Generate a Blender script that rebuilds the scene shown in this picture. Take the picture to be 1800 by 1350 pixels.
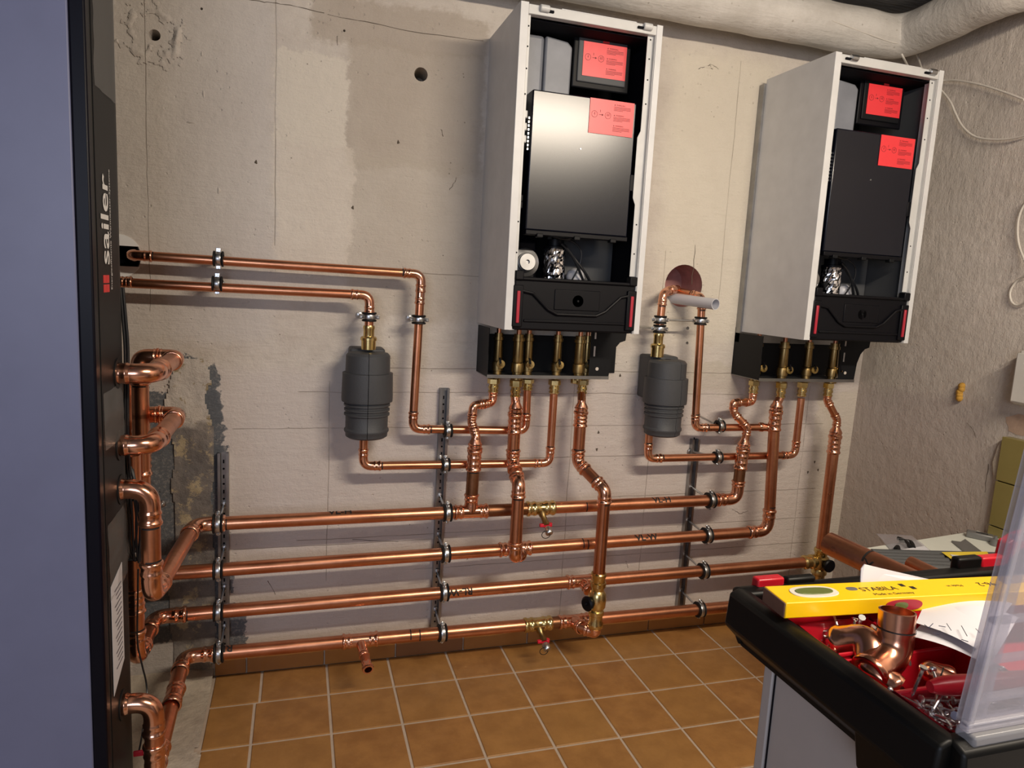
import bpy, bmesh, math, random
from mathutils import Vector, Matrix, noise
random.seed(7)
PI = math.pi
V = Vector
scn = bpy.context.scene
for o in list(bpy.data.objects):
    bpy.data.objects.remove(o)
COL = scn.collection

# ---------------------------------------------------------------- camera
RM = ((0.9556775, -0.2895532, 0.0532862), (0.0092664, -0.1513180, -0.9884417), (0.2942696, 0.9451253, -0.1419281))
CAM = V((0.0, -2.35, 1.3463))
FPX = 1228.9
cam_d = bpy.data.cameras.new('camera')
cam_d.sensor_width = 36.0
cam_d.lens = FPX / 1800 * 36
cam_d.clip_start = 0.02
cam = bpy.data.objects.new('camera', cam_d)
COL.objects.link(cam)
m3 = Matrix((RM[0], [-v for v in RM[1]], [-v for v in RM[2]])).transposed()
cam.matrix_world = Matrix.Translation(CAM) @ m3.to_4x4()
scn.camera = cam

# ---------------------------------------------------------------- light and exposure
scn.view_settings.view_transform = 'Standard'
scn.view_settings.look = 'None'
scn.view_settings.gamma = 1.0
scn.view_settings.use_curve_mapping = False
scn.view_settings.exposure = 0.0
w = bpy.data.worlds.new('world')
scn.world = w
w.use_nodes = True
w.node_tree.nodes['Background'].inputs[0].default_value = (0.55, 0.62, 0.8, 1)
w.node_tree.nodes['Background'].inputs[1].default_value = 0.3


def area(name, loc, target, sx, sy, power, color):
    l = bpy.data.lights.new(name, 'AREA')
    l.shape = 'RECTANGLE'
    l.size = sx
    l.size_y = sy
    l.energy = power
    l.color = color
    o = bpy.data.objects.new(name, l)
    COL.objects.link(o)
    o.location = loc
    o.rotation_euler = (V(target) - V(loc)).to_track_quat('-Z', 'Y').to_euler()
    return o


area('tube_light', (1.3, -2.40, 2.33), (1.25, -0.9, 0.9), 1.1, 0.07, 51, (1.0, 0.865, 0.70))
area('daylight', (-0.9, -4.05, 1.55), (-0.2, 0.0, 0.9), 1.3, 1.0, 34, (0.76, 0.83, 1.0))


# ---------------------------------------------------------------- placing: a pixel of the 1800x1350 photograph on a real plane
def ray(px, py):
    a, b = (px - 900) / FPX, (py - 675) / FPX
    return V([RM[0][i] * a + RM[1][i] * b + RM[2][i] for i in range(3)])


def hit(px, py, axis, val):
    d = ray(px, py)
    return CAM + d * ((val - CAM[axis]) / d[axis])


def at(px, py, y):
    return hit(px, py, 1, y)


# ---------------------------------------------------------------- materials
MATS = {}


class NT:
    def __init__(s, name):
        s.m = bpy.data.materials.new(name)
        s.m.use_nodes = True
        s.t = s.m.node_tree
        s.b = s.t.nodes['Principled BSDF']
        MATS[name] = s.m

    def put(s, node, key, val):
        if val is None:
            return
        if hasattr(val, 'links') or isinstance(val, bpy.types.NodeSocket):
            s.t.links.new(val, node.inputs[key])
        else:
            if isinstance(val, (tuple, list)) and len(val) == 3 and node.inputs[key].type == 'RGBA':
                val = (*val, 1)
            node.inputs[key].default_value = val

    def node(s, typ, ins=(), **props):
        n = s.t.nodes.new(typ)
        for k, v in props.items():
            setattr(n, k, v)
        for k, v in dict(ins).items():
            s.put(n, k, v)
        return n

    def math(s, op, a, b=None, clamp=False):
        n = s.node('ShaderNodeMath', operation=op, use_clamp=clamp)
        s.put(n, 0, a)
        s.put(n, 1, b)
        return n.outputs[0]

    def pos(s):
        return s.node('ShaderNodeNewGeometry').outputs['Position']

    def objc(s):
        return s.node('ShaderNodeTexCoord').outputs['Object']

    def scaled(s, vec, sc):
        n = s.node('ShaderNodeMapping')
        s.put(n, 'Vector', vec)
        n.inputs['Scale'].default_value = sc
        return n.outputs[0]

    def noise(s, vec, scale, detail=4, rough=0.55, color=False):
        n = s.node('ShaderNodeTexNoise')
        s.put(n, 'Vector', vec)
        n.inputs['Scale'].default_value = scale
        n.inputs['Detail'].default_value = detail
        n.inputs['Roughness'].default_value = rough
        return n.outputs['Color' if color else 'Fac']

    def vor(s, vec, scale, feature='F1'):
        n = s.node('ShaderNodeTexVoronoi', feature=feature)
        s.put(n, 'Vector', vec)
        n.inputs['Scale'].default_value = scale
        return n.outputs['Distance']

    def step(s, v, a, b, ta=0.0, tb=1.0):
        n = s.node('ShaderNodeMapRange', interpolation_type='SMOOTHSTEP')
        s.put(n, 0, v)
        for i, x in enumerate((a, b, ta, tb)):
            n.inputs[i + 1].default_value = x
        return n.outputs[0]

    def mix(s, f, a, b):
        n = s.node('ShaderNodeMix', data_type='RGBA')
        s.put(n, 0, f)
        s.put(n, 6, a)
        s.put(n, 7, b)
        return n.outputs[2]

    def bump(s, h, strength=0.3, dist=0.01, normal=None):
        n = s.node('ShaderNodeBump')
        s.put(n, 'Height', h)
        n.inputs['Strength'].default_value = strength
        n.inputs['Distance'].default_value = dist
        if normal is not None:
            s.put(n, 'Normal', normal)
        return n.outputs[0]

    def out(s, color=None, rough=None, metal=None, normal=None, **kw):
        for k, v in (('Base Color', color), ('Roughness', rough), ('Metallic', metal), ('Normal', normal)):
            s.put(s.b, k, v)
        for k, v in kw.items():
            s.put(s.b, k.replace('_', ' '), v)
        return s.m


def simple(name, color, rough=0.5, metal=0.0, var=0.06, bump=0.0, bscale=200, **kw):
    n = NT(name)
    f = n.noise(n.objc(), 14, 3)
    dark = tuple(max(0, c * (1 - var * 2)) for c in color)
    light = tuple(min(1, c * (1 + var * 2)) for c in color)
    nb = n.bump(n.noise(n.objc(), bscale, 3), bump, 0.002) if bump else None
    return n.out(n.mix(f, dark, light), rough, metal, nb, **kw)


def wx(px, py):
    p = hit(px, py, 1, 0.0)
    return p.x, p.z


def make_wall(name, axis):
    """aged painted plaster; axis 0: back wall (x,z), axis 1: right wall (y,z)"""
    n = NT(name)
    p = n.pos()
    nz = n.noise(p, 9, 6, 0.65, color=True)
    nz2 = n.noise(p, 45, 4, 0.7, color=True)
    sub = n.node('ShaderNodeVectorMath', operation='SUBTRACT')
    n.put(sub, 0, nz)
    sub.inputs[1].default_value = (0.5, 0.5, 0.5)
    sc = n.node('ShaderNodeVectorMath', operation='SCALE')
    n.put(sc, 0, sub.outputs[0])
    sc.inputs['Scale'].default_value = 0.09
    sub2 = n.node('ShaderNodeVectorMath', operation='SUBTRACT')
    n.put(sub2, 0, nz2)
    sub2.inputs[1].default_value = (0.5, 0.5, 0.5)
    sc2 = n.node('ShaderNodeVectorMath', operation='SCALE')
    n.put(sc2, 0, sub2.outputs[0])
    sc2.inputs['Scale'].default_value = 0.05
    ad = n.node('ShaderNodeVectorMath', operation='ADD')
    n.put(ad, 0, sc.outputs[0])
    n.put(ad, 1, sc2.outputs[0])
    ad2 = n.node('ShaderNodeVectorMath', operation='ADD')
    n.put(ad2, 0, p)
    n.put(ad2, 1, ad.outputs[0])
    sp = n.node('ShaderNodeSeparateXYZ')
    n.put(sp, 0, ad2.outputs[0])
    X, Z = sp.outputs[axis], sp.outputs[2]
    sr = n.node('ShaderNodeSeparateXYZ')
    n.put(sr, 0, p)
    X0, Z0 = sr.outputs[axis], sr.outputs[2]

    def blob(x0, x1, z0, z1, s=0.006):
        a = n.step(X, x0 - s, x0 + s)
        b = n.step(X, x1 - s, x1 + s, 1, 0)
        c = n.step(Z, z0 - s, z0 + s)
        d = n.step(Z, z1 - s, z1 + s, 1, 0)
        return n.math('MULTIPLY', n.math('MULTIPLY', a, b), n.math('MULTIPLY', c, d))

    wig = n.math('MULTIPLY', n.math('SUBTRACT', n.noise(p, 6, 3), 0.5), 0.012)

    def line(kind, c, a, b, wd=0.0016):
        u, v = (X0, Z0) if kind == 'v' else (Z0, X0)
        q = n.math('ABSOLUTE', n.math('ADD', n.math('SUBTRACT', u, c), wig))
        l = n.step(q, wd * 0.4, wd, 1, 0)
        return n.math('MULTIPLY', l, n.math('MULTIPLY', n.step(v, a, a + .01), n.step(v, b - .01, b, 1, 0)))

    big = n.noise(p, 2.3, 5, 0.6)
    med = n.noise(p, 16, 6, 0.7)
    if axis == 0:
        col = n.mix(n.step(big, 0.3, 0.7), (0.53, 0.47, 0.415), (0.65, 0.595, 0.53))
    else:
        col = n.mix(n.step(big, 0.3, 0.7), (0.50, 0.45, 0.40), (0.60, 0.54, 0.485))
    col = n.mix(n.math('MULTIPLY', n.step(med, 0.42, 0.75), 0.30), col, (0.40, 0.34, 0.28))
    col = n.mix(n.math('MULTIPLY', n.step(n.noise(n.scaled(p, (2, 2, 14)), 3.0, 6, 0.75), 0.5, 0.72), 0.30), col, (0.43, 0.37, 0.31))
    lines = None
    if axis == 0:
        def B(px0, py0, px1, py1):
            a = wx(px0, (py0 + py1) / 2)
            b = wx(px1, (py0 + py1) / 2)
            c = wx((px0 + px1) / 2, py0)
            d = wx((px0 + px1) / 2, py1)
            return a[0], b[0], d[1], c[1]
        low = n.step(Z, 1.0, 1.06, 1, 0)
        col = n.mix(n.math('MULTIPLY', low, 0.75), col, (0.585, 0.525, 0.49))
        # stains and repair patches of the paint
        for bx, c, f, s in (
                (B(548, 10, 860, 92), (0.38, 0.315, 0.25), 0.6, 0.012),
                (B(610, 88, 850, 300), (0.42, 0.355, 0.285), 0.62, 0.012),
                (B(614, 280, 850, 560), (0.48, 0.42, 0.345), 0.55, 0.02),
                (B(484, 95, 610, 255), (0.68, 0.62, 0.53), 0.8, 0.006),
                (B(484, 255, 622, 480), (0.70, 0.63, 0.54), 0.55, 0.008),
                (B(195, -20, 480, 600), (0.56, 0.52, 0.49), 0.6, 0.03),
                (B(1165, 90, 1345, 600), (0.70, 0.64, 0.52), 0.6, 0.05),
                (B(1165, 640, 1300, 690), (0.50, 0.45, 0.36), 0.45, 0.01),
                (B(600, 925, 1010, 965), (0.50, 0.44, 0.41), 0.40, 0.005),
                (B(598, 1010, 700, 1040), (0.50, 0.44, 0.41), 0.35, 0.005),
                (B(1420, 690, 1500, 1010), (0.58, 0.52, 0.42), 0.55, 0.01),
                (B(225, 950, 400, 1185), (0.42, 0.38, 0.35), 0.8, 0.01)):
            col = n.mix(n.math('MULTIPLY', blob(*bx, s), f), col, c)
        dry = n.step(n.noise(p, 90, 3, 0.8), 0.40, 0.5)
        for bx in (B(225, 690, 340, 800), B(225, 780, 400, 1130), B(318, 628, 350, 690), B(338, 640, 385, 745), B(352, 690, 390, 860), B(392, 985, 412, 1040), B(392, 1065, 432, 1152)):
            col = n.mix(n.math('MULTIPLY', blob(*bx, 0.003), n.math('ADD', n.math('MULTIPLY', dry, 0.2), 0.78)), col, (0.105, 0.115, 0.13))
        x = lambda px, py: wx(px, py)[0]
        z = lambda px, py: wx(px, py)[1]
        for l in (('v', x(484, 200), 1.42, 2.3), ('v', x(257, 200), 1.2, 2.2), ('v', x(575, 940), 0.3, 1.0), ('v', x(1002, 800), 0.0, 1.05),
                  ('v', x(1165, 500), 0.2, 1.5), ('v', x(1275, 400), 1.3, 2.2), ('v', x(1410, 800), .1, 1.0),
                  ('h', z(1440, 745), -.2, 2.1), ('h', z(1000, 804), .3, 2.1), ('h', z(1200, 655), .2, 1.9), ('h', z(700, 690), 0.0, 1.7),
                  ('h', z(1400, 860), 1.1, 2.1), ('h', z(1420, 910), -.2, 2.2), ('h', z(1100, 975), .4, 2.1), ('h', z(900, 930), .0, 1.1)):
            L = line(*l)
            lines = L if lines is None else n.math('MAXIMUM', lines, L)
        L = line('h', z(700, 478), .3, .6)
        lines = n.math('MAXIMUM', lines, L)
        spk = n.math('MULTIPLY', n.step(n.vor(p, 30), 0.04, 0.09, 1, 0), n.step(n.noise(p, 5, 2), 0.55, 0.6))
        col = n.mix(n.math('MULTIPLY', spk, 0.7), col, (0.12, 0.09, 0.06))
        col = n.mix(n.math('MULTIPLY', lines, n.step(n.noise(p, 5, 3), .35, .6, .12, .6)), col, (0.20, 0.16, 0.12))
    else:
        for bx, c, f, s in (((-0.60, 0.05, 0.0, 1.02), (0.42, 0.365, 0.335), 0.7, 0.03), ((-0.2, 0.05, 1.0, 2.0), (0.47, 0.43, 0.35), 0.4, 0.05)):
            col = n.mix(n.math('MULTIPLY', blob(*bx, s), f), col, c)
    # relief
    st = (6, 1, 34) if axis == 0 else (1, 22, 7)
    streak = n.noise(n.scaled(p, st), 1.6, 6, 0.75)
    fine = n.noise(p, 120, 4, 0.7)
    lump = n.noise(p, 22, 5, 0.6)
    chips = n.step(n.vor(p, 38), 0.06, 0.16, 1, 0)
    chips = n.math('MULTIPLY', chips, n.step(n.noise(p, 4, 2), 0.5, 0.6))
    h = n.math('ADD', n.math('MULTIPLY', streak, 0.8 if axis == 0 else n.step(n.noise(p, 1.7, 2), .35, .6, .15, 1.5)), n.math('MULTIPLY', fine, 0.35))
    h = n.math('ADD', h, n.math('MULTIPLY', lump, 1.1 if axis == 0 else 1.5))
    h = n.math('SUBTRACT', h, n.math('MULTIPLY', chips, 0.5))
    if lines is not None:
        h = n.math('SUBTRACT', h, n.math('MULTIPLY', lines, 0.6))
    n.out(col, 0.82, 0.0, n.bump(h, 0.62 if axis == 0 else 0.5, 0.008))


make_wall('plaster_back', 0)
make_wall('plaster_right', 1)


def make_copper(name, c1, c2, r0, r1, dirt=0.35):
    n = NT(name)
    p = n.pos()
    f = n.step(n.noise(p, 7, 5, 0.7), 0.3, 0.7)
    col = n.mix(f, c1, c2)
    spots = n.step(n.noise(p, 18, 3, 0.6), 0.56, 0.72)
    col = n.mix(n.math('MULTIPLY', spots, dirt), col, tuple(c * 0.6 for c in c1))
    rough = n.step(n.noise(p, 9, 3, 0.6), 0.25, 0.75, r0, r1)
    n.out(col, rough, 1.0)


make_copper('copper', (0.58, 0.235, 0.125), (0.72, 0.33, 0.19), 0.27, 0.36, 0.25)
make_copper('copper_fitting', (0.78, 0.36, 0.22), (0.88, 0.48, 0.33), 0.16, 0.25, 0.2)
make_copper('copper_dark', (0.22, 0.10, 0.05), (0.34, 0.17, 0.09), 0.35, 0.5)
make_copper('brass', (0.62, 0.45, 0.17), (0.78, 0.62, 0.30), 0.18, 0.32, 0.3)
make_copper('brass_dull', (0.30, 0.20, 0.08), (0.42, 0.30, 0.13), 0.3, 0.45, 0.3)
simple('zinc', (0.55, 0.56, 0.57), 0.32, 1.0, 0.15)
simple('zinc_dark', (0.33, 0.33, 0.335), 0.38, 1.0, 0.2)
simple('rubber', (0.008, 0.008, 0.009), 0.6, Specular_IOR_Level=0.3)
simple('black_plastic', (0.003, 0.003, 0.005), 0.45, Specular_IOR_Level=0.2)
simple('cover_black', (0.004, 0.005, 0.011), 0.24, Specular_IOR_Level=0.6)
simple('black_matte', (0.004, 0.004, 0.007), 0.8, Specular_IOR_Level=0.15)
simple('black_steel', (0.006, 0.0065, 0.008), 0.5, Specular_IOR_Level=0.22)
simple('tray_black', (0.003, 0.003, 0.003), 0.45, Specular_IOR_Level=0.22)
simple('marker', (0.01, 0.008, 0.008), 0.6)
simple('white_coat', (0.66, 0.66, 0.66), 0.42, bump=0.05, bscale=900)
simple('white_frame', (0.60, 0.60, 0.59), 0.4)
simple('grey_plastic', (0.20, 0.21, 0.24), 0.45, var=0.15)
simple('grey_liner', (0.075, 0.078, 0.083), 0.6)
simple('epp_foam', (0.050, 0.052, 0.057), 0.55, bump=0.25, bscale=260)
simple('label_red', (0.84, 0.045, 0.055), 0.38, var=0.02, Specular_IOR_Level=0.6)
simple('latch_red', (0.42, 0.02, 0.04), 0.4)
simple('label_ink', (0.12, 0.01, 0.015), 0.6)
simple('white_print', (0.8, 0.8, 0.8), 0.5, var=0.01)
simple('red_print', (0.7, 0.04, 0.04), 0.5, var=0.01)
simple('paper', (0.62, 0.62, 0.67), 0.7, var=0.02)
simple('ink', (0.05, 0.05, 0.09), 0.7)
simple('pvc', (0.56, 0.56, 0.60), 0.35, var=0.03)
simple('end_brown', (0.13, 0.065, 0.045), 0.5, var=0.3)
simple('chrome', (0.85, 0.86, 0.88), 0.06, 1.0, 0.02)
simple('cable_white', (0.60, 0.56, 0.50), 0.55)
simple('cable_black', (0.012, 0.013, 0.016), 0.35)
simple('unit_blue', (0.135, 0.147, 0.245), 0.42, var=0.04, bump=0.03, bscale=1500, Specular_IOR_Level=0.4)
simple('unit_edge', (0.002, 0.002, 0.006), 0.4, Specular_IOR_Level=0.15)
simple('unit_side', (0.02, 0.02, 0.02), 0.5, var=0.2, Specular_IOR_Level=0.25)
simple('zinc_bright', (0.80, 0.80, 0.80), 0.25, 1.0)
simple('red_plastic', (0.48, 0.008, 0.02), 0.32, var=0.1)
simple('valve_red', (0.62, 0.012, 0.035), 0.4)
simple('level_yellow', (0.92, 0.56, 0.004), 0.32, var=0.03)
simple('vial_green', (0.14, 0.17, 0.05), 0.15)
simple('vial_rim', (0.72, 0.68, 0.58), 0.4)
simple('box_yellow', (0.80, 0.60, 0.05), 0.4)
simple('appliance_white', (0.42, 0.385, 0.37), 0.45, var=0.03)
simple('table_white', (0.70, 0.72, 0.66), 0.45, var=0.03)
simple('tool_grey', (0.20, 0.20, 0.20), 0.4, 0.4)
simple('brick_red', (0.42, 0.20, 0.18), 0.85, var=0.3, bump=0.8, bscale=40)
simple('bare_render', (0.50, 0.36, 0.27), 0.9, var=0.3, bump=0.8, bscale=70)
simple('crack_dark', (0.09, 0.07, 0.05), 0.9)
simple('foam_yellow', (0.50, 0.27, 0.04), 0.8, var=0.4, bump=0.8, bscale=90)
simple('wall_plain', (0.50, 0.47, 0.43), 0.85, var=0.1)
simple('switch_white', (0.62, 0.60, 0.56), 0.5)

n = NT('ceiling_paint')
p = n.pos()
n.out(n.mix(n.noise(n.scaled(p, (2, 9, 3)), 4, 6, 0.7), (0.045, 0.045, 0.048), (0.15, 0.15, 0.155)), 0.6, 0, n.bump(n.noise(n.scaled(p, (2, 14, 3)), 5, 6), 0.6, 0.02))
n = NT('lagging')
p = n.pos()
c = n.mix(n.step(n.noise(p, 6, 6, 0.7), 0.3, 0.75), (0.50, 0.47, 0.43), (0.64, 0.61, 0.57))
c = n.mix(n.math('MULTIPLY', n.step(n.vor(p, 22), .05, .1, 1, 0), .5), c, (.2, .17, .12))
n.out(c, 0.55, 0, n.bump(n.math('ADD', n.noise(n.scaled(p, (1, 6, 6)), 4, 6, .65), n.math('MULTIPLY', n.noise(p, 60, 3), 0.3)), 0.5, 0.012))
n = NT('floor_tile')
oi = n.node('ShaderNodeObjectInfo').outputs['Random']
p = n.pos()
f = n.step(n.noise(p, 11, 5, 0.65), 0.3, 0.72)
c = n.mix(f, (0.28, 0.125, 0.035), (0.40, 0.195, 0.058))
c = n.mix(n.math('MULTIPLY', oi, 0.35), c, (0.36, 0.20, 0.055))
c = n.mix(n.math('MULTIPLY', n.step(n.noise(p, 34, 6, 0.8), .55, .8), .35), c, (0.52, 0.33, 0.16))
n.out(c, n.step(n.noise(p, 30, 4), .2, .8, .28, .5), 0, n.bump(n.noise(p, 24, 4), 0.12, 0.004))
n = NT('skirting_tile')
p = n.pos()
oi = n.node('ShaderNodeObjectInfo').outputs['Random']
c = n.mix(n.noise(p, 12, 5), (0.26, 0.10, 0.025), (0.38, 0.17, 0.04))
n.out(n.mix(n.math('MULTIPLY', n.step(oi, .75, .8), .6), c, (0.12, 0.05, 0.03)), 0.3)
n = NT('grout')
p = n.pos()
n.out(n.mix(n.noise(p, 30, 5), (0.42, 0.33, 0.25), (0.60, 0.50, 0.40)), 0.9, 0, n.bump(n.noise(p, 150, 3), 0.3, 0.002))
n = NT('cement')
p = n.pos()
c = n.mix(n.step(n.noise(p, 7, 6, .7), .3, .7), (0.38, 0.32, 0.26), (0.62, 0.54, 0.43))
n.out(c, 0.9, 0, n.bump(n.noise(p, 50, 6, .7), 0.8, 0.006))
n = NT('masonry')
p = n.pos()
sp = n.node('ShaderNodeSeparateXYZ')
n.put(sp, 0, p)
z_ = n.math('ADD', sp.outputs[2], n.math('MULTIPLY', n.noise(p, 9, 4), 0.12))
st = n.mix(n.step(n.noise(p, 8, 5, .7), .35, .65), (0.17, 0.155, 0.15), (0.27, 0.24, 0.215))
mo = n.step(n.noise(p, 11, 6, .8), .52, .60)
st = n.mix(mo, st, (0.46, 0.38, 0.25))
pl_ = n.mix(n.step(n.noise(p, 14, 4, .7), .55, .62), (0.60, 0.55, 0.50), (0.36, 0.29, 0.18))
c = n.mix(n.step(z_, 0.90, 0.925), st, pl_)
n.out(c, 0.9, 0, n.bump(n.noise(p, 60, 6, .75), 0.9, 0.008))
n = NT('wall_tile_green')
p = n.pos()
n.out(n.mix(n.noise(p, 7, 4), (0.19, 0.155, 0.045), (0.27, 0.22, 0.075)), 0.35)
n = NT('steel_sheet')
p = n.pos()
n.out(n.mix(n.noise(p, 5, 5), (0.20, 0.205, 0.225), (0.30, 0.305, 0.33)), n.step(n.noise(p, 9, 4), .2, .8, .22, .34), 1.0)
n = NT('foil')
p = n.objc()
n.out((0.80, 0.80, 0.83), 0.12, 1.0)


def make_clear(name, tint, solid, rough, fres=0.35):
    n = NT(name)
    tr = n.node('ShaderNodeBsdfTransparent')
    tr.inputs[0].default_value = (*tint, 1)
    n.out(tuple(c * .75 for c in tint), rough, 0)
    mx = n.node('ShaderNodeMixShader')
    fr = n.node('ShaderNodeFresnel')
    fr.inputs[0].default_value = 1.5
    n.put(mx, 0, n.math('ADD', n.math('MULTIPLY', fr.outputs[0], fres), solid, True))
    n.t.links.new(tr.outputs[0], mx.inputs[1])
    n.t.links.new(n.b.outputs[0], mx.inputs[2])
    n.t.links.new(mx.outputs[0], n.t.nodes['Material Output'].inputs[0])


make_clear('clear_plastic', (0.90, 0.89, 0.93), 0.18, 0.18, 0.25)
make_clear('clear_rib', (0.93, 0.92, 0.96), 0.30, 0.2, 0.2)
make_clear('film', (0.90, 0.90, 0.90), 0.05, 0.15, 0.10)


# ---------------------------------------------------------------- mesh helpers
class MB:
    def __init__(s):
        s.v = []
        s.f = []

    def add(s, vs, fs):
        o = len(s.v)
        s.v += [tuple(v) for v in vs]
        s.f += [tuple(i + o for i in f) for f in fs]
        return s

    def box(s, a, b, mat=None):
        x0, y0, z0 = a
        x1, y1, z1 = b
        vs = [V((x, y, z)) for x in (x0, x1) for y in (y0, y1) for z in (z0, z1)]
        if mat is not None:
            vs = [mat @ v for v in vs]
        return s.add(vs, [(0, 1, 3, 2), (4, 6, 7, 5), (0, 4, 5, 1), (2, 3, 7, 6), (0, 2, 6, 4), (1, 5, 7, 3)])

    def quad(s, a, b, c, d):
        return s.add([a, b, c, d], [(0, 1, 2, 3)])

    def prism(s, pts, ext):
        """planar polygon (3-D points) extruded by vector ext"""
        k = len(pts)
        ext = V(ext)
        vs = [V(p) for p in pts] + [V(p) + ext for p in pts]
        fs = [tuple(range(k))[::-1], tuple(range(k, 2 * k))] + [(i, (i + 1) % k, (i + 1) % k + k, i + k) for i in range(k)]
        return s.add(vs, fs)

    def sweep(s, pts, rad, n=18, caps=True, a0=0.0, ring=False):
        pts = [V(p) for p in pts]
        if not hasattr(rad, '__len__'):
            rad = [rad] * len(pts)
        m = len(pts)
        tans = []
        for i in range(m):
            a = pts[max(0, i - 1)]
            b = pts[min(m - 1, i + 1)]
            if ring:
                a, b = pts[i - 1], pts[(i + 1) % m]
            t = (b - a)
            if t.length < 1e-9:
                t = V(tans[-1]) if tans else (pts[-1] - pts[0])
            tans.append(t.normalized())
        t = tans[0]
        u = t.cross(V((0, 0, 1)))
        if u.length < 0.1:
            u = t.cross(V((0, 1, 0)))
        u.normalize()
        vs = []
        for i in range(m):
            t = tans[i]
            u = (u - t * u.dot(t)).normalized()
            w_ = t.cross(u)
            for k in range(n):
                a = a0 + 2 * PI * k / n
                vs.append(pts[i] + (u * math.cos(a) + w_ * math.sin(a)) * rad[i])
        fs = []
        for i in range(m if ring else m - 1):
            j = (i + 1) % m
            for k in range(n):
                k2 = (k + 1) % n
                fs.append((i * n + k, i * n + k2, j * n + k2, j * n + k))
        if caps and not ring:
            fs.append(tuple(range(n))[::-1])
            fs.append(tuple((m - 1) * n + k for k in range(n)))
        return s.add(vs, fs)

    def lathe(s, o, d, prof, n=24, a0=0.0, caps=True):
        """prof: (distance along d, radius)"""
        o = V(o)
        d = V(d).normalized()
        u = d.cross(V((0, 0, 1)))
        if u.length < 0.1:
            u = d.cross(V((0, 1, 0)))
        u.normalize()
        w_ = d.cross(u)
        vs = []
        for t, r in prof:
            for k in range(n):
                a = a0 + 2 * PI * k / n
                vs.append(o + d * t + (u * math.cos(a) + w_ * math.sin(a)) * r)
        fs = []
        m = len(prof)
        for i in range(m - 1):
            for k in range(n):
                k2 = (k + 1) % n
                fs.append((i * n + k, i * n + k2, (i + 1) * n + k2, (i + 1) * n + k))
        if caps:
            fs.append(tuple(range(n))[::-1])
            fs.append(tuple((m - 1) * n + k for k in range(n)))
        return s.add(vs, fs)

    def mesh(s, name, mat, smooth=True, angle=0.7, fix=True):
        me = bpy.data.meshes.new(name)
        me.from_pydata(s.v, [], s.f)
        me.validate()
        if fix:
            bm = bmesh.new()
            bm.from_mesh(me)
            bmesh.ops.recalc_face_normals(bm, faces=bm.faces)
            bm.to_mesh(me)
            bm.free()
        if smooth:
            me.polygons.foreach_set('use_smooth', [True] * len(me.polygons))
            me.set_sharp_from_angle(angle=angle)
        me.materials.append(MATS[mat])
        me.update()
        return me

    def build(s, name, mat, parent=None, smooth=True, angle=0.7, bevel=0.0, seg=2):
        o = bpy.data.objects.new(name, s.mesh(name, mat, smooth, angle))
        COL.objects.link(o)
        if parent is not None:
            setparent(o, parent)
        if bevel:
            bv = o.modifiers.new('bevel', 'BEVEL')
            bv.width = bevel
            bv.segments = seg
            bv.limit_method = 'ANGLE'
            bv.harden_normals = False
        return o


def setparent(o, p):
    o.parent = p
    o.matrix_parent_inverse = Matrix.Translation(-p.location)


def tag(o, label, cat, group=None):
    o['label'] = label
    o['category'] = cat
    if group:
        o['group'] = group
    return o


def thing(name, label, cat, loc=(0, 0, 0), group=None):
    o = bpy.data.objects.new(name, None)
    o.empty_display_size = 0.02
    COL.objects.link(o)
    o.location = loc
    return tag(o, label, cat, group)


def struct(o):
    o['kind'] = 'structure'
    return o


def text(name, s, size, org, u, v, mat, parent, off=0.0007, align='LEFT', wrap=None, bold=0.0):
    cu = bpy.data.curves.new('t', 'FONT')
    cu.body = s
    cu.size = size
    cu.align_x = align
    cu.align_y = 'CENTER'
    cu.offset = bold
    cu.resolution_u = 3
    to = bpy.data.objects.new('t', cu)
    COL.objects.link(to)
    bpy.context.view_layer.update()
    me = bpy.data.meshes.new_from_object(to.evaluated_get(bpy.context.evaluated_depsgraph_get()))
    bpy.data.objects.remove(to)
    if wrap:
        bm = bmesh.new()
        bm.from_mesh(me)
        for k in range(-9, 10):
            bmesh.ops.bisect_plane(bm, geom=bm.verts[:] + bm.edges[:] + bm.faces[:], plane_co=(0, k * size / 14, 0), plane_no=(0, 1, 0))
        bm.to_mesh(me)
        bm.free()
    u = V(u).normalized()
    v = V(v).normalized()
    nn = u.cross(v).normalized()
    org = V(org)
    for vt in me.vertices:
        a, b = vt.co.x, vt.co.y
        if wrap:            # wrap = pipe radius; org is on the pipe axis
            t = b / wrap
            vt.co = org + u * a + (nn * math.cos(t) + v * math.sin(t)) * (wrap + off)
        else:
            vt.co = org + u * a + v * b + nn * off
    me.materials.clear()
    me.materials.append(MATS[mat])
    me.name = name
    o = bpy.data.objects.new(name, me)
    COL.objects.link(o)
    if parent is not None:
        setparent(o, parent)
    return o


# ---------------------------------------------------------------- room
RX = 2.235
ZC = 2.42
b = MB().box((-2.4, 0, -0.1), (2.6, 0.3, 2.6))
wall = struct(b.build('wall_back', 'plaster_back', smooth=False))


def holes(target, cutters):
    for o, d, r, L, n in cutters:
        cu = MB().lathe(V(o) - V(d) * 0.05, d, [(0, r), (L + 0.05, r * 0.93)], n).build('cutter', 'plaster_back', smooth=False)
        bo = target.modifiers.new('b', 'BOOLEAN')
        bo.object = cu
        bo.operation = 'DIFFERENCE'
        bo.solver = 'EXACT'
        bpy.context.view_layer.update()
        me = bpy.data.meshes.new_from_object(target.evaluated_get(bpy.context.evaluated_depsgraph_get()))
        target.modifiers.clear()
        target.data = me
        bpy.data.objects.remove(cu)


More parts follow.
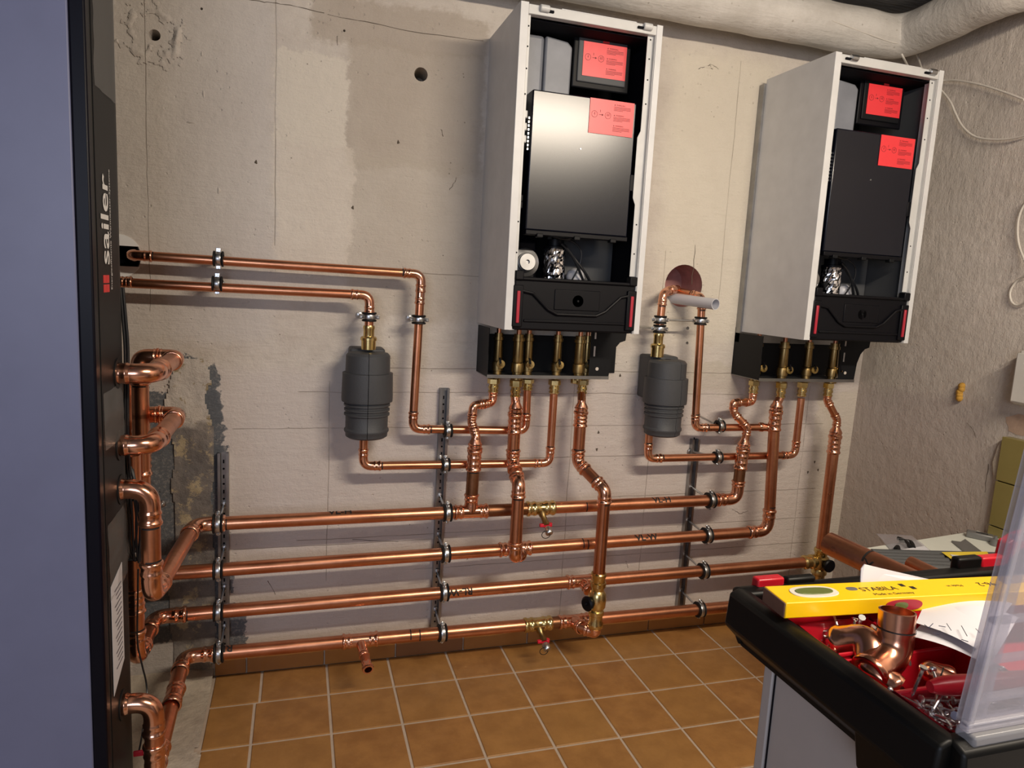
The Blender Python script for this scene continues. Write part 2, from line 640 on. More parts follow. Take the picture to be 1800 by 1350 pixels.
holes(wall, [((0.371, 0, 1.993), (0.1, 1, 0.05), 0.022, 0.15, 20), ((-0.400, 0, 1.998), (0, 1, 0), 0.016, 0.12, 16), ((1.385, 0, 1.372), (0.05, 1, 0.05), 0.080, 0.22, 32),
             ((-0.508, 0, 1.366), (0, 1, 0), 0.061, 0.22, 32), ((0.130, 0, 2.089), (0, 1, 0), 0.004, 0.04, 10), ((-0.275, 0, 2.089), (0, 1, 0), 0.004, 0.04, 10),
             ((at(1209, 577, 0).x, 0, at(1209, 577, 0).z), (0, 1, 0), 0.007, 0.05, 10), ((at(1208, 603, 0).x, 0, at(1208, 603, 0).z), (0, 1, 0), 0.006, 0.05, 10)])
wr = MB().box((RX, -4.3, -0.1), (RX + 0.3, 0.0, 2.6))
wr.v = [(x + (0.02 if False else 0) + z * 0.018, y, z) for x, y, z in wr.v]
wr = struct(wr.build('wall_right', 'plaster_right', smooth=False))
struct(MB().box((-2.6, -4.3, -0.1), (-2.4, 0.3, 2.6)).build('wall_left', 'wall_plain', smooth=False))
struct(MB().box((-2.6, -4.5, -0.1), (2.6, -4.3, 2.6)).build('wall_front', 'wall_plain', smooth=False))
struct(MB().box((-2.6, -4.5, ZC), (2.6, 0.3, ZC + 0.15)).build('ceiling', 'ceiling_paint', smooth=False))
floor = struct(MB().box((-2.6, -4.5, -0.15), (2.6, 0.3, -0.003)).build('floor', 'grout', smooth=False))


def relief(name, mat, parent, u0, u1, v0, v1, nu, nv, fn, inside):
    """uneven skin: fn(u,v) gives a point, inside(u,v) keeps a cell"""
    mb = MB()
    vs = [fn(u0 + (u1 - u0) * i / nu, v0 + (v1 - v0) * j / nv) for i in range(nu + 1) for j in range(nv + 1)]
    fs = []
    for i in range(nu):
        for j in range(nv):
            if inside(u0 + (u1 - u0) * (i + .5) / nu, v0 + (v1 - v0) * (j + .5) / nv):
                a = i * (nv + 1) + j
                fs.append((a, a + nv + 1, a + nv + 2, a + 1))
    mb.add(vs, fs)
    return mb.build(name, mat, parent, angle=2.0)


# floor tiles
TP, TY = 0.2105, 0.2045
tile_meshes = {}


def tile_obj(x0, x1, y0, y1, name='tile', mat='floor_tile', parent=floor):
    g = 0.0042
    w_, d_ = round(x1 - x0, 4), round(y1 - y0, 4)
    key = (w_, d_)
    if key not in tile_meshes:
        a, c = w_ / 2 - g, d_ / 2 - g
        e = 0.002
        vs = [(-a, -c, -.006), (a, -c, -.006), (a, c, -.006), (-a, c, -.006), (-a, -c, -.0015), (a, -c, -.0015), (a, c, -.0015), (-a, c, -.0015),
              (-a + e, -c + e, 0), (a - e, -c + e, 0), (a - e, c - e, 0), (-a + e, c - e, 0)]
        fs = [(i, (i + 1) % 4, (i + 1) % 4 + 4, i + 4) for i in range(4)] + [(i + 4, (i + 1) % 4 + 4, (i + 1) % 4 + 8, i + 8) for i in range(4)] + [(8, 9, 10, 11)]
        tile_meshes[key] = MB().add(vs, fs).mesh('tile', mat, False)
    o = bpy.data.objects.new(name, tile_meshes[key])
    COL.objects.link(o)
    o.parent = parent
    o.location = ((x0 + x1) / 2, (y0 + y1) / 2, 0)
    o.rotation_euler = (random.uniform(-.002, .002), random.uniform(-.002, .002), random.uniform(-.003, .003))
    return o


xs = [-0.252, -0.103] + [0.108 + TP * k for k in range(0, 11)]
xs[-1] = 2.23
ys = [-0.004, -0.189] + [-0.189 - TY * k for k in range(1, 11)]
for i in range(len(xs) - 1):
    for j in range(len(ys) - 1):
        x0, x1 = xs[i], xs[i + 1]
        if j >= 1 and i < 2:
            if i == 0:
                x1 -= 0.014
            else:
                x0 -= 0.014
        tile_obj(x0, x1, ys[j + 1], ys[j])


def cem_pt(x, y):
    k = noise.noise(V((x * 9, y * 9, 0))) * .004 + noise.noise(V((x * 40, y * 40, 3))) * .0015
    return V((x, y, 0.003 + k + max(0, (y + 0.10)) * .25))


relief('concrete_strip', 'cement', floor, -0.75, -0.235, -1.0, -0.0, 50, 90, cem_pt,
       lambda x, y: x < -0.258 + 0.008 * noise.noise(V((0, y * 14, 1))) + (0.01 if y < -.4 else 0))
# skirting tiles
base = struct(MB().box((-0.26, -0.004, 0), (2.23, 0, 0.064)).build('baseboard_back', 'grout', smooth=False))
sx = [-0.253, -0.153, 0.1, 0.346, 0.594, 0.842, 1.098, 1.352, 1.607, 1.86, 2.11, 2.23]
for i in range(len(sx) - 1):
    h = 0.068 + random.uniform(-.001, .001)
    o = MB().box((sx[i] + .0025, -0.013, 0.003), (sx[i + 1] - .0025, -0.003, h)).build('tile', 'skirting_tile', base, smooth=False, bevel=0.0015)


# exposed masonry beside the left rail
def mas_pt(x, z):
    k = noise.fractal(V((x * 16, z * 10, 2)), 1.0, 2.2, 4)
    return V((x, -0.006 - 0.007 * k, z))


def mas_in(x, z):
    c = -0.315 + 0.02 * noise.noise(V((0, z * 5, 5)))
    hw = 0.062 + 0.02 * noise.noise(V((x * 4, z * 9, 1))) if z < 0.98 else 0.062 - max(0, z - 0.98) * .25
    top = 1.065 + 0.02 * noise.noise(V((x * 20, 0, 0)))
    return abs(x - c) < hw and z < top


relief('exposed_masonry', 'masonry', wall, -0.42, -0.2, 0.03, 1.13, 44, 200, mas_pt, mas_in)


def crater_pt(r, a):
    x = r * math.cos(a)
    z = r * math.sin(a) * 1.05
    h = 0.009 * max(0, .55 + 1.3 * noise.noise(V((math.cos(a) * 1.6, math.sin(a) * 1.6, 4)))) * math.exp(-((r - 0.062 - .014 * noise.noise(V((math.cos(a) * 2, math.sin(a) * 2, 9)))) / 0.009) ** 2) + .004 * noise.noise(V((x * 60, z * 60, 0)))
    h *= 1 if r < 0.09 else max(0, (0.11 - r) / .02)
    h += 0.004 * max(0, math.sin(a * 9 + 8 * r)) * (1 if z < -.03 else 0) * (1 - r / .12)
    if r < 0.03:
        h = (0.03 - r) * -.1
    return V((-0.40 + x, -0.0015 - max(0, h), 1.998 + z))


relief('plaster_crater', 'plaster_back', wall, 0.017, 0.115, 0, 2 * PI, 26, 90, crater_pt, lambda r, a: crater_pt(r, a).y < -.0028)


def lump(px, py, w_, h_, t=0.006, mat='plaster_back', parent=wall, name='plaster_ridge', axis=1, val=0.0):
    c = hit(px, py, axis, val)
    pts = []
    mb = MB()
    n1, n2 = 8, 10
    vs = []
    for i in range(n1 + 1):
        for j in range(n2):
            r = i / n1
            a = 2 * PI * j / n2
            q = 1 + .25 * math.sin(3 * a + px)
            u = math.cos(a) * r * w_ * q
            z = math.sin(a) * r * h_ * q
            y = t * (1 - r * r)
            vs.append(c + (V((u, -y - .0004, z)) if axis == 1 else V((-y - .0004, u, z))))
    fs = [(i * n2 + j, i * n2 + (j + 1) % n2, (i + 1) * n2 + (j + 1) % n2, (i + 1) * n2 + j) for i in range(n1) for j in range(n2)]
    return mb.add(vs, fs).build(name, mat, parent, angle=2.5)


for q in ((205, 72, .006, .006), (355, 95, .003, .008), (358, 165, .003, .012), (335, 215, .012, .003), (385, 335, .005, .010), (1245, 118, .02, .004)):
    lump(*q, t=.003)

def crack(pts, axis=1, val=0.0, wd=.0011):
    P = []
    for (a, b_), (c_, d_) in zip(pts, pts[1:]):
        for k in range(5):
            f_ = k / 5
            P.append(hit(a + (c_ - a) * f_ + random.uniform(-1, 1), b_ + (d_ - b_) * f_ + random.uniform(-1, 1), axis, val))
    P.append(hit(*pts[-1], axis, val))
    o_ = V((0, -.0004, 0)) if axis == 1 else V((-.0004, 0, 0))
    vs = []
    for i, q in enumerate(P):
        t_ = (P[min(i + 1, len(P) - 1)] - P[max(0, i - 1)]).normalized()
        nrm = t_.cross(o_.normalized())
        w_ = wd * random.uniform(.4, 1.1)
        vs += [q + o_ + nrm * w_, q + o_ - nrm * w_]
    MB().add(vs, [(2 * i, 2 * i + 1, 2 * i + 3, 2 * i + 2) for i in range(len(P) - 1)]).build('crack', 'crack_dark', wall if axis == 1 else wr, smooth=False)


for q in ([(437, 0), (470, 4), (510, 10), (570, 23)], [(575, 26), (640, 38), (720, 55), (850, 72)], [(1228, 121), (1240, 117), (1250, 113), (1263, 122)], [(1247, 115), (1253, 122)],
          [(790, 335), (798, 322), (802, 312)], [(775, 227), (779, 240)], [(593, 64), (593, 80)], [(1288, 896), (1300, 903), (1315, 898)], [(470, 1020), (484, 1045)], [(820, 985), (832, 972)],
          [(1100, 985), (1104, 998)], [(620, 948), (700, 952)], [(1222, 430), (1216, 500)], [(1162, 540), (1158, 640), (1152, 760)]):
    crack(q)
for q in ([(1661, 856), (1653, 866), (1644, 881)], [(1738, 815), (1733, 850), (1728, 905), (1725, 930)], [(1664, 915), (1676, 938)], [(1700, 742), (1712, 758), (1716, 770)]):
    crack(q, 0, RX + .0135)
for a_, b_ in ((620, 365), (1340, 190), (1420, 830), (1432, 812), (1438, 826), (1052, 760), (1049, 790), (450, 285), (700, 250), (1090, 660)):
    lump(a_, b_, .004, .006, t=.0012, mat='crack_dark', name='chip')

# green wall tiles and the chipped edge on the right wall
wr_tiles = wr
RXP = RX + 0.011
zt = [0.10, 0.24, 0.3675, 0.477, 0.634, 0.787, 0.937]
zt = [0.0, 0.022, 0.175, 0.328, 0.481, 0.634, 0.787, 0.937]
yt = [-0.668, -0.90, -1.132, -1.364, -1.596]
for i in range(len(yt) - 1):
    for j in range(len(zt) - 1):
        MB().box((RX - 0.016, yt[i + 1] + .002, zt[j] + .002), (RX + 0.022, yt[i] - .002, zt[j + 1] - .002)).build('tile', 'wall_tile_green', wr, smooth=False, bevel=0.0015)
MB().prism([(RX - .002, -.652, .3), (RX - .002, -.668, .3), (RX - .002, -.668, .935), (RX - .002, -.650, .90), (RX - .002, -.640, .84), (RX - .002, -.655, .78)], (0.03, 0, 0)).build('broken_mortar', 'cement', wr, smooth=False)
for (py_, pz, a_, b_) in ((-.70, .98, .05, .035), (-.72, 1.24, .02, .05)):
    mb = MB()
    pts = [(RX + .016, py_ + a_ * math.cos(t) * (1 + .2 * math.sin(5 * t)), pz + b_ * math.sin(t)) for t in [k * PI / 7 for k in range(14)]]
    mb.prism(pts, (0.02, 0, 0)).build('bare_brick_patch', 'bare_render', wr, smooth=False)

# yellow foam remnant
fo = MB()
c = V((RX + .014, -0.475, 1.05))
for k in range(5):
    fo.lathe(c + V((0.004, random.uniform(-.005, .005), -0.022 + k * .011)), (-1, 0, .2), [(0, .006), (.008, .013), (.016, .010), (.02, .003)], 9)
tag(fo.build('foam_plug', 'foam_yellow'), 'ochre lump of mounting foam in a chipped hole in the right wall', 'foam plug')
# white junction box on right edge
jb = thing('junction_box', 'white plastic box mounted on the right wall above the green tiles', 'junction box', (RX, -.75, 1.05))
MB().box((RX - .045, -0.86, 1.055), (RX + .03, -0.695, 1.215)).build('cover', 'switch_white', jb, bevel=.006)
MB().box((RX - .02, -0.868, 1.048), (RX + .03, -0.688, 1.222)).build('back_box', 'switch_white', jb, bevel=.004)


# ---------------------------------------------------------------- insulated overhead pipe
def arcpath(pts, rb, seg=8):
    out = [V(pts[0])]
    for i in range(1, len(pts) - 1):
        p = V(pts[i])
        d1 = (p - V(pts[i - 1])).normalized()
        d2 = (V(pts[i + 1]) - p).normalized()
        th = d1.angle(d2)
        if th < 0.02:
            out.append(p)
            continue
        t = min(rb * math.tan(th / 2), (p - V(pts[i - 1])).length * .49, (V(pts[i + 1]) - p).length * .49)
        a = p - d1 * t
        b_ = p + d2 * t
        for k in range(seg + 1):
            s_ = k / seg
            out.append(a * (1 - s_) ** 2 + p * 2 * s_ * (1 - s_) + b_ * s_ ** 2)
    out.append(V(pts[-1]))
    return out


def resample(pts, step):
    out = [pts[0]]
    for a, b_ in zip(pts, pts[1:]):
        L = (b_ - a).length
        k = max(1, int(L / step))
        for i in range(1, k + 1):
            out.append(a.lerp(b_, i / k))
    return out


oh = thing('insulated_ceiling_pipe', 'thick white plastered pipe running under the ceiling and bending at the corner', 'pipe', (0.5, -.13, 2.3))
cp = resample(arcpath([(-2.35, -.13, 2.315), (2.125, -.13, 2.315), (2.125, -.53, 2.345), (2.40, -.85, 2.40)], .10), 0.03)
mb = MB().sweep(cp, [0.076 + 0.0025 * noise.noise(p * 6) for p in cp], 32)
mb.v = [tuple(V(v) + V((0, 0, 0)) + V(noise.noise_vector(V(v) * 11)) * .0035) for v in mb.v]
mb.build('lagging', 'lagging', oh, angle=2.5)
MB().sweep([V((1.75, -.2045, 2.30)), V((1.95, -.197, 2.278)), V((2.03, -.193, 2.272)), V((2.07, -.194, 2.274))], .0022, 8).build('taped_wire', 'cable_white', oh)

# white cables on the right wall
for pts, lab in (
        ([(1585, 95, 2.06), (1590, 105, 2.06), (1597, 118, 2.0), (1604, 124, 1.96)], 'short white cable dropping from the lagged pipe behind the right boiler, left one'),
        ([(1607, 85, 2.2), (1615, 105, 2.2), (1625, 128, 2.15), (1650, 141, 2.24), (1680, 141, 2.25), (1720, 148, 2.25), (1760, 160, 2.25), (1800, 175, 2.25)], 'white cable crossing the right wall beside the top of the right boiler'),
        ([(1640, 148, 2.2), (1653, 157, 2.25), (1670, 178, 2.25), (1680, 200, 2.25), (1692, 222, 2.25), (1712, 239, 2.25), (1740, 245, 2.25), (1775, 244, 2.25), (1806, 237, 2.25)], 'white cable sagging in a deep curve over the right wall'),
        ([(1806, 352, 2.25), (1795, 370, 2.25), (1789, 395, 2.25), (1791, 430, 2.25), (1806, 470, 2.22)], 'white cable loop at the right edge of the photo, upper one'),
        ([(1806, 484, 2.24), (1788, 493, 2.25), (1776, 512, 2.25), (1778, 530, 2.25), (1790, 537, 2.25), (1806, 530, 2.24)], 'white cable loop at the right edge of the photo, lower one')):
    P = [hit(a, b_, 0, x_) for a, b_, x_ in pts]
    cu = []
    for i in range(len(P) - 1):
        p0, p1, p2, p3 = P[max(0, i - 1)], P[i], P[i + 1], P[min(len(P) - 1, i + 2)]
        for k in range(6):
            t = k / 6
            cu.append(0.5 * ((2 * p1) + (p2 - p0) * t + (2 * p0 - 5 * p1 + 4 * p2 - p3) * t * t + (3 * p1 - 3 * p2 + p3 - p0) * t ** 3))
    cu.append(P[-1])
    for q in cu:
        q.x = min(q.x, RX + q.z * .018 - .004)
    tag(MB().sweep(cu, .0034, 8).build('cable', 'cable_white'), lab, 'cable')


# ---------------------------------------------------------------- copper pipework
def sock(s0, L, r, flip=False):
    """press socket radii along its length: bead at the mouth, sleeve, ridge, body"""
    pr = [(0, 1.02), (0, 1.10), (.06, 1.20), (.16, 1.25), (.26, 1.20), (.34, 1.09), (.62, 1.09), (.70, 1.16), (.80, 1.16), (.90, 1.06), (1.0, 1.06)]
    q = [(s0 + t * L, k * r) for t, k in pr]
    if flip:
        q = [(s0 + (1 - t) * L, k * r) for t, k in pr][::-1]
    return q


def pathprof(pts, prof, n=22):
    """radius profile given by arc length laid along a polyline"""
    L = [0]
    for a, b_ in zip(pts, pts[1:]):
        L.append(L[-1] + (b_ - a).length)
    keys = sorted(set([round(x, 6) for x in L]))
    # sample: all profile distances plus polyline distances inside
    ds = []
    pi = [p_[0] for p_ in prof]
    for i, (t, r_) in enumerate(prof):
        ds.append((t, r_))
        if i + 1 < len(prof):
            for x in keys:
                if t + 1e-5 < x < prof[i + 1][0] - 1e-5:
                    f = (x - t) / (prof[i + 1][0] - t)
                    ds.append((x, r_ + (prof[i + 1][1] - r_) * f))

    def pos(x):
        for i in range(len(L) - 1):
            if x <= L[i + 1] + 1e-7:
                return pts[i].lerp(pts[i + 1], (x - L[i]) / max(1e-9, L[i + 1] - L[i]))
        return pts[-1]

    def tan(x):
        return (pos(min(L[-1], x + 1e-3)) - pos(max(0, x - 1e-3))).normalized()
    mb = MB()
    vs = []
    u = None
    for x, r_ in ds:
        t = tan(x)
        if u is None:
            u = t.cross(V((0, 0, 1)))
            if u.length < .1:
                u = t.cross(V((0, 1, 0)))
        u = (u - t * u.dot(t)).normalized()
        w_ = t.cross(u)
        for k in range(n):
            a = 2 * PI * k / n
            vs.append(pos(x) + (u * math.cos(a) + w_ * math.sin(a)) * r_)
    fs = []
    for i in range(len(ds) - 1):
        for k in range(n):
            k2 = (k + 1) % n
            fs.append((i * n + k, i * n + k2, (i + 1) * n + k2, (i + 1) * n + k))
    return mb.add(vs, fs)


def mark(root, p, d, r, off=0.0):
    """felt-pen insertion mark: dark band round the front of the pipe"""
    d = V(d).normalized()
    f = V((0, -1, .25))
    f = (f - d * f.dot(d))
    if f.length < .2:
        f = V((0, 0, 1)) - d * d.z
    f.normalize()
    g = d.cross(f)
    vs = []
    N = 9
    a0 = random.uniform(-.7, .3)
    for k in range(N):
        a = a0 + (k / (N - 1) - .5) * random.uniform(1.6, 2.2)
        for e in (0, .0038):
            vs.append(V(p) + d * (off + e) + (f * math.cos(a) + g * math.sin(a)) * (r + .0005))
    MB().add(vs, [(2 * k, 2 * k + 2, 2 * k + 3, 2 * k + 1) for k in range(N - 1)]).build('pen_mark', 'marker', root)


def pipe_seg(root, a, b_, r, mat='copper', open_end=False, name='pipe'):
    a, b_ = V(a), V(b_)
    mb = MB()
    if open_end:
        d = (b_ - a).normalized()
        L = (b_ - a).length
        mb.lathe(a, d, [(0, r), (L, r), (L, r * .88), (0, r * .88)], 24, caps=False)
    else:
        mb.sweep([a, b_], r, 24)
    return mb.build(name, mat, root)


def elbow(root, p, d1, d2, r, la=9, lb=9, k_s=1.9, k_b=2.3, mat='copper_fitting'):
    """elbow with sockets at corner p between travel directions d1,d2. returns trimmed distances"""
    th = d1.angle(d2)
    Rb = k_b * r
    s_ = k_s * r
    t = Rb * math.tan(th / 2)
    tot = t + s_
    fa = min(1, la / tot)
    fb = min(1, lb / tot)
    f = min(fa, fb)
    if f < 1:
        t2 = min(t, f * tot * .75)
        Rb = t2 / math.tan(th / 2)
        t = t2
    sa = min(s_, la - t)
    sb = min(s_, lb - t)
    pts = arcpath([p - d1 * (t + sa), p, p + d2 * (t + sb)], Rb, 9)
    pts = [p - d1 * (t + sa)] + pts[1:-1] + [p + d2 * (t + sb)]
    tl = sum((b_ - a).length for a, b_ in zip(pts, pts[1:]))
    prof = sock(0, sa, r) + sock(tl - sb, sb, r, True)
    pathprof(pts, prof).build('elbow_fitting', mat, root, angle=1.2)
    return t + sa, t + sb


def run(root, nodes, r, mat='copper', skip=(), marks=True, k_s=1.9, k_b=2.3, trim=(0, 0), fmat='copper_fitting'):
    P = [V(p) for p in nodes]
    n_ = len(P)
    cuts = [[0, 0] for _ in P]
    for i in range(1, n_ - 1):
        d1 = (P[i] - P[i - 1]).normalized()
        d2 = (P[i + 1] - P[i]).normalized()
        if d1.angle(d2) < .05:
            continue
        la = (P[i] - P[i - 1]).length * (1.0 if i == 1 else .5)
        lb = (P[i + 1] - P[i]).length * (1.0 if i == n_ - 2 else .5)
        cuts[i] = list(elbow(root, P[i], d1, d2, r, la, lb, k_s, k_b, fmat))
    for i in range(n_ - 1):
        d = (P[i + 1] - P[i]).normalized()
        L = (P[i + 1] - P[i]).length
        a = cuts[i][1]
        b_ = L - cuts[i + 1][0]
        if b_ - a < 0.004:
            continue
        pipe_seg(root, P[i] + d * max(0, a - .006), P[i] + d * min(L, b_ + .006), r, mat if not isinstance(mat, dict) else mat.get(i, 'copper'))
        if marks and b_ - a > .03:
            if a > 0 and random.random() < .8:
                mark(root, P[i] + d * (a + .001), d, r)
            if b_ < L and random.random() < .8:
                mark(root, P[i] + d * (b_ - .004), d, r)


def coupling(root, a, b_, r, mat='copper_fitting', name='coupling'):
    a, b_ = V(a), V(b_)
    L = (b_ - a).length
    s_ = min(L / 2, 1.7 * r)
    MB().lathe(a, b_ - a, sock(0, s_, r) + sock(L - s_, s_, r, True), 24, caps=False).build(name, mat, root, angle=1.2)


def tee(root, p, d, r, bd=None, bl=0.05, br=None, half=None, mat='copper_fitting', capend=False):
    p = V(p)
    d = V(d).normalized()
    half = half or 2.6 * r
    br = br or r
    mb = MB()
    s_ = 1.5 * r
    mb.lathe(p - d * half, d, sock(0, s_, r) + sock(2 * half - s_, s_, r, True), 24, caps=False)
    if bd is not None:
        bd = V(bd).normalized()
        mb.lathe(p, bd, [(0, br * 1.08), (r * .9, br * 1.16), (r * 1.2, br * 1.08)] + sock(bl - 1.3 * br, 1.3 * br, br, True), 24, caps=capend)
    mb.build('tee_fitting', mat, root, angle=1.2)


def lathe_part(root, name, a, b_, prof, mat, n=20, a0=0):
    """prof in fractions of |ab|"""
    a, b_ = V(a), V(b_)
    L = (b_ - a).length
    return MB().lathe(a, b_ - a, [(t * L, r_) for t, r_ in prof], n, a0).build(name, mat, root, angle=.6)


def reducer(root, a, b_, r1, r2):
    L = 1
    lathe_part(root, 'reducer', a, b_, [(0, r1 * 1.04), (0, r1 * 1.22), (.10, r1 * 1.26), (.18, r1 * 1.08), (.34, r1 * 1.08), (.40, r1 * 1.18), (.46, r1 * 1.06), (.52, r1 * 1.06), (.82, r2 * 1.04), (1, r2 * 1.0)], 'copper_fitting', 24)


def hexnut(root, a, b_, r, name='union_nut', mat='brass'):
    a, b_ = V(a), V(b_)
    L = (b_ - a).length
    MB().lathe(a, b_ - a, [(0, r * .9), (.08 * L, r), (.92 * L, r), (L, r * .9)], 6, .3).build(name, mat, root, smooth=False)


R42, R28 = .021, .0138
YR = -.15
CL = []


def clamp(p, d, r, rod_to, label, screw=(0, 0, 1), group=None, rods=True):
    """two-part pipe clamp with rubber liner, ear screws and threaded rod to rod_to"""
    p = V(p)
    d = V(d).normalized()
    t = thing('pipe_clamp', label, 'pipe clamp', p, group)
    MB().lathe(p - d * .0145, d, [(0, r + .0002), (0, r + .0075), (.002, r + .0095), (.0055, r + .0085), (.007, r + .0045), (.022, r + .0045), (.0235, r + .0085), (.027, r + .0095), (.029, r + .0075), (.029, r + .0002)], 24, caps=False).build('rubber_liner', 'rubber', t, angle=.5)
    MB().lathe(p - d * .0068, d, [(0, r + .004), (0, r + .0072), (.002, r + .0078), (.0116, r + .0078), (.0136, r + .0072), (.0136, r + .004)], 24, caps=False).build('band', 'zinc', t, angle=.5)
    s_ = V(screw)
    s_ = (s_ - d * s_.dot(d)).normalized()
    q = d.cross(s_)
    for sg in (1, -1):
        c = p + s_ * (r + .010) * sg
        m = Matrix((d, q, s_)).transposed().to_4x4()
        m.translation = c
        MB().box((-.0065, -.0055, -.006), (.0065, -.0025, .008), m).box((-.0065, .0025, -.006), (.0065, .0055, .008), m).build('ear', 'zinc', t, bevel=.001)
        if sg == 1 or True:
            MB().lathe(c - q * .013 + s_ * .002 * sg, q, [(0, .0035), (.004, .0055), (.006, .0035), (.006, .0025), (.024, .0025)], 10).build('screw', 'zinc', t)
    if rods and rod_to is not None:
        e = V(rod_to)
        dd = (e - p).normalized()
        st = p + dd * (r + .005)
        MB().lathe(st, dd, [(0, .008), (.012, .008), (.012, .0045), (.016, .0045)], 6, .2).build('boss_nut', 'zinc', t)
        L = (e - st).length
        pr = []
        k = int(L / .003)
        for i in range(k + 1):
            pr.append((i * L / k, .0042 if i % 2 else .0035))
        MB().lathe(st, dd, pr, 10).build('threaded_rod', 'zinc', t)
        MB().lathe(e - dd * .004, dd, [(0, .006), (.001, .0085), (.003, .0085), (.003, .012), (.0045, .012)], 14).build('washer_nut', 'zinc', t)
    return t


# row levels at the wall
ROW = {}
for k, (a, b_) in {1: ((390, 920), (1255, 879)), 2: ((395, 1001), (1240, 941)), 3: ((395, 1074), (1240, 1003)), 4: ((395, 1147), (1240, 1070))}.items():
    A, B_ = at(*a, YR), at(*b_, YR)
    ROW[k] = (A, B_)


def rowpt(k, x):
    A, B_ = ROW[k]
    f = (x - A.x) / (B_.x - A.x)
    return V((x, YR, A.z + (B_.z - A.z) * f))


def rx(px, py):
    return at(px, py, YR).x


SX = -0.378         # side plane of the cabinet at the left
YH = -0.64

# row 1 (heating flow): left end rises into the cabinet
t1 = thing('copper_pipe_run', 'topmost long horizontal copper pipe of the four rows, left end rising to the cabinet', 'copper pipe', rowpt(1, .5))
xl = rx(343, 925)
c1 = rowpt(1, xl)
h3 = at(213, 860, YH)
cz = hit(283, 1045, 0, xl).z
xr = -0.318
run(t1, [(SX - .03, YH, h3.z), (xr, YH, h3.z), (xr, YH, c1.z + .0), (xl, YR, c1.z), rowpt(1, rx(828, 893) - .055)], R42)
xt = rx(828, 893)
tee(t1, rowpt(1, xt), (1, 0, 0), R42, (0, 0, 1), .062, R42 * .98, half=.058)
xv = rx(950, 888)
pipe_seg(t1, rowpt(1, xt + .05), rowpt(1, xv - .05), R42, 'copper_dark')
xe = rx(1295, 877)
run(t1, [rowpt(1, xv + .05), rowpt(1, xe), (xe, YR, at(1293, 845, YR).z)], R42)


def drainvalve(root, p, d, r, tgt):
    """brass tee body with a small drain cock pointing out and down"""
    half = .052
    L = 2 * half
    pr = [(0, r * 1.02), (0, r * 1.12), (.004, r * 1.26), (.010, r * 1.26), (.014, r * 1.12), (.024, r * 1.12), (.027, r * 1.22), (.033, r * 1.22), (.037, r * 1.1)]
    pr = pr + [(L - a, q) for a, q in pr[::-1]]
    MB().lathe(p - V(d) * half, d, pr, 24, caps=False).build('valve_body', 'brass', root, angle=.8)
    q = V(tgt) - V(p)
    L = q.length
    q.normalize()
    MB().lathe(p, q, [(0, .013), (r + .01, .013), (r + .014, .010), (L * .55, .010), (L * .55, .012), (L * .7, .012)], 14).build('drain_cock', 'brass_dull', root)
    h = MB()
    c = V(p) + q * L * .66
    m = Matrix.Translation(c)
    h.box((-.024, -.006, -.006), (.016, .006, .004), m)
    h.lathe(c + V((.012, 0, -.006)), (0, 0, 1), [(0, .009), (.012, .009)], 14)
    h.build('lever', 'valve_red', root, bevel=.0015)
    c2 = V(p) + q * L * .76
    MB().lathe(c2, q, [(0, .010), (.006, .0135), (.024, .0135), (.027, .011)], 18).build('end_cap', 'zinc', root)
    ring = [c2 + q * .02 + V((-.012 + .015 * math.cos(a), -.004, -.006 + .013 * math.sin(a))) for a in [2 * PI * k / 20 for k in range(20)]]
    MB().sweep(ring, .0013, 6, ring=True).build('cap_strap', 'rubber', root)


drainvalve(t1, rowpt(1, xv), (1, 0, 0), R42, at(966, 938, -.235))

# row 2
t2 = thing('copper_pipe_run', 'second long horizontal copper pipe from the top of the four rows', 'copper pipe', rowpt(2, .5))
x2 = rx(905, 970)
A2 = rowpt(2, -.455)
run(t2, [(-.455, YR - .02, 1.06), (-.455, YR, A2.z), rowpt(2, x2 - .05)], R42)
tee(t2, rowpt(2, x2), (1, 0, 0), R42, (0, -1, 0), .058, half=.058)
xe2 = rx(1349, 932)
top2 = at(1361, 760, YR)
run(t2, [rowpt(2, x2 + .05), rowpt(2, xe2), (xe2, YR, rowpt(2, xe2).z + .1)], R42, marks=True)
# row 3
t3 = thing('copper_pipe_run', 'third long horizontal copper pipe from the top of the four rows', 'copper pipe', rowpt(3, .5))
xl3 = rx(272, 1083)
x3 = rx(1022, 1026)
p3 = hit(237, 1118, 0, xl3)
yv3 = -.40
run(t3, [(xl3 - .0, yv3, .86), (xl3, yv3, rowpt(3, xl3).z), rowpt(3, xl3), rowpt(3, x3 - .05)], R42)
tee(t3, rowpt(3, x3), (1, 0, 0), R42, (0.25, -1, -.35), .052, R42 * .85, half=.058, capend=True)
xe3 = rx(1412, 992)
run(t3, [rowpt(3, x3 + .05), rowpt(3, xe3)], R42)
# row 4
t4 = thing('copper_pipe_run', 'lowest long horizontal copper pipe just above the floor skirting', 'copper pipe', rowpt(4, .5))
xl4 = rx(323, 1152)
x4b, x4v, x4t = rx(633, 1130), rx(945, 1097), rx(1008, 1092)
y4 = -.60
h4 = at(228, 1237, -.68)
c4 = rowpt(4, xl4)
run(t4, [(SX - .03, -.68, h4.z), (-.312, -.68, h4.z), (-.312, -.68, h4.z - .17), (-.318, -.62, c4.z - .01), c4, rowpt(4, x4b - .05)], R42)
coupling(t4, V((-.3185, -.415, c4.z)), V((-.3185, -.325, c4.z)), R42)
tee(t4, rowpt(4, x4b), (1, 0, 0), R42, (0.12, -1, -.28), .075, R28 * 1.05, half=.058)
lathe_part(t4, 'open_stub', rowpt(4, x4b) + V((.008, -.065, -.018)), rowpt(4, x4b) + V((.0155, -.125, -.035)), [(0, .0145), (1, .0145), (1, .0125), (.1, .0125)], 'copper', 24)
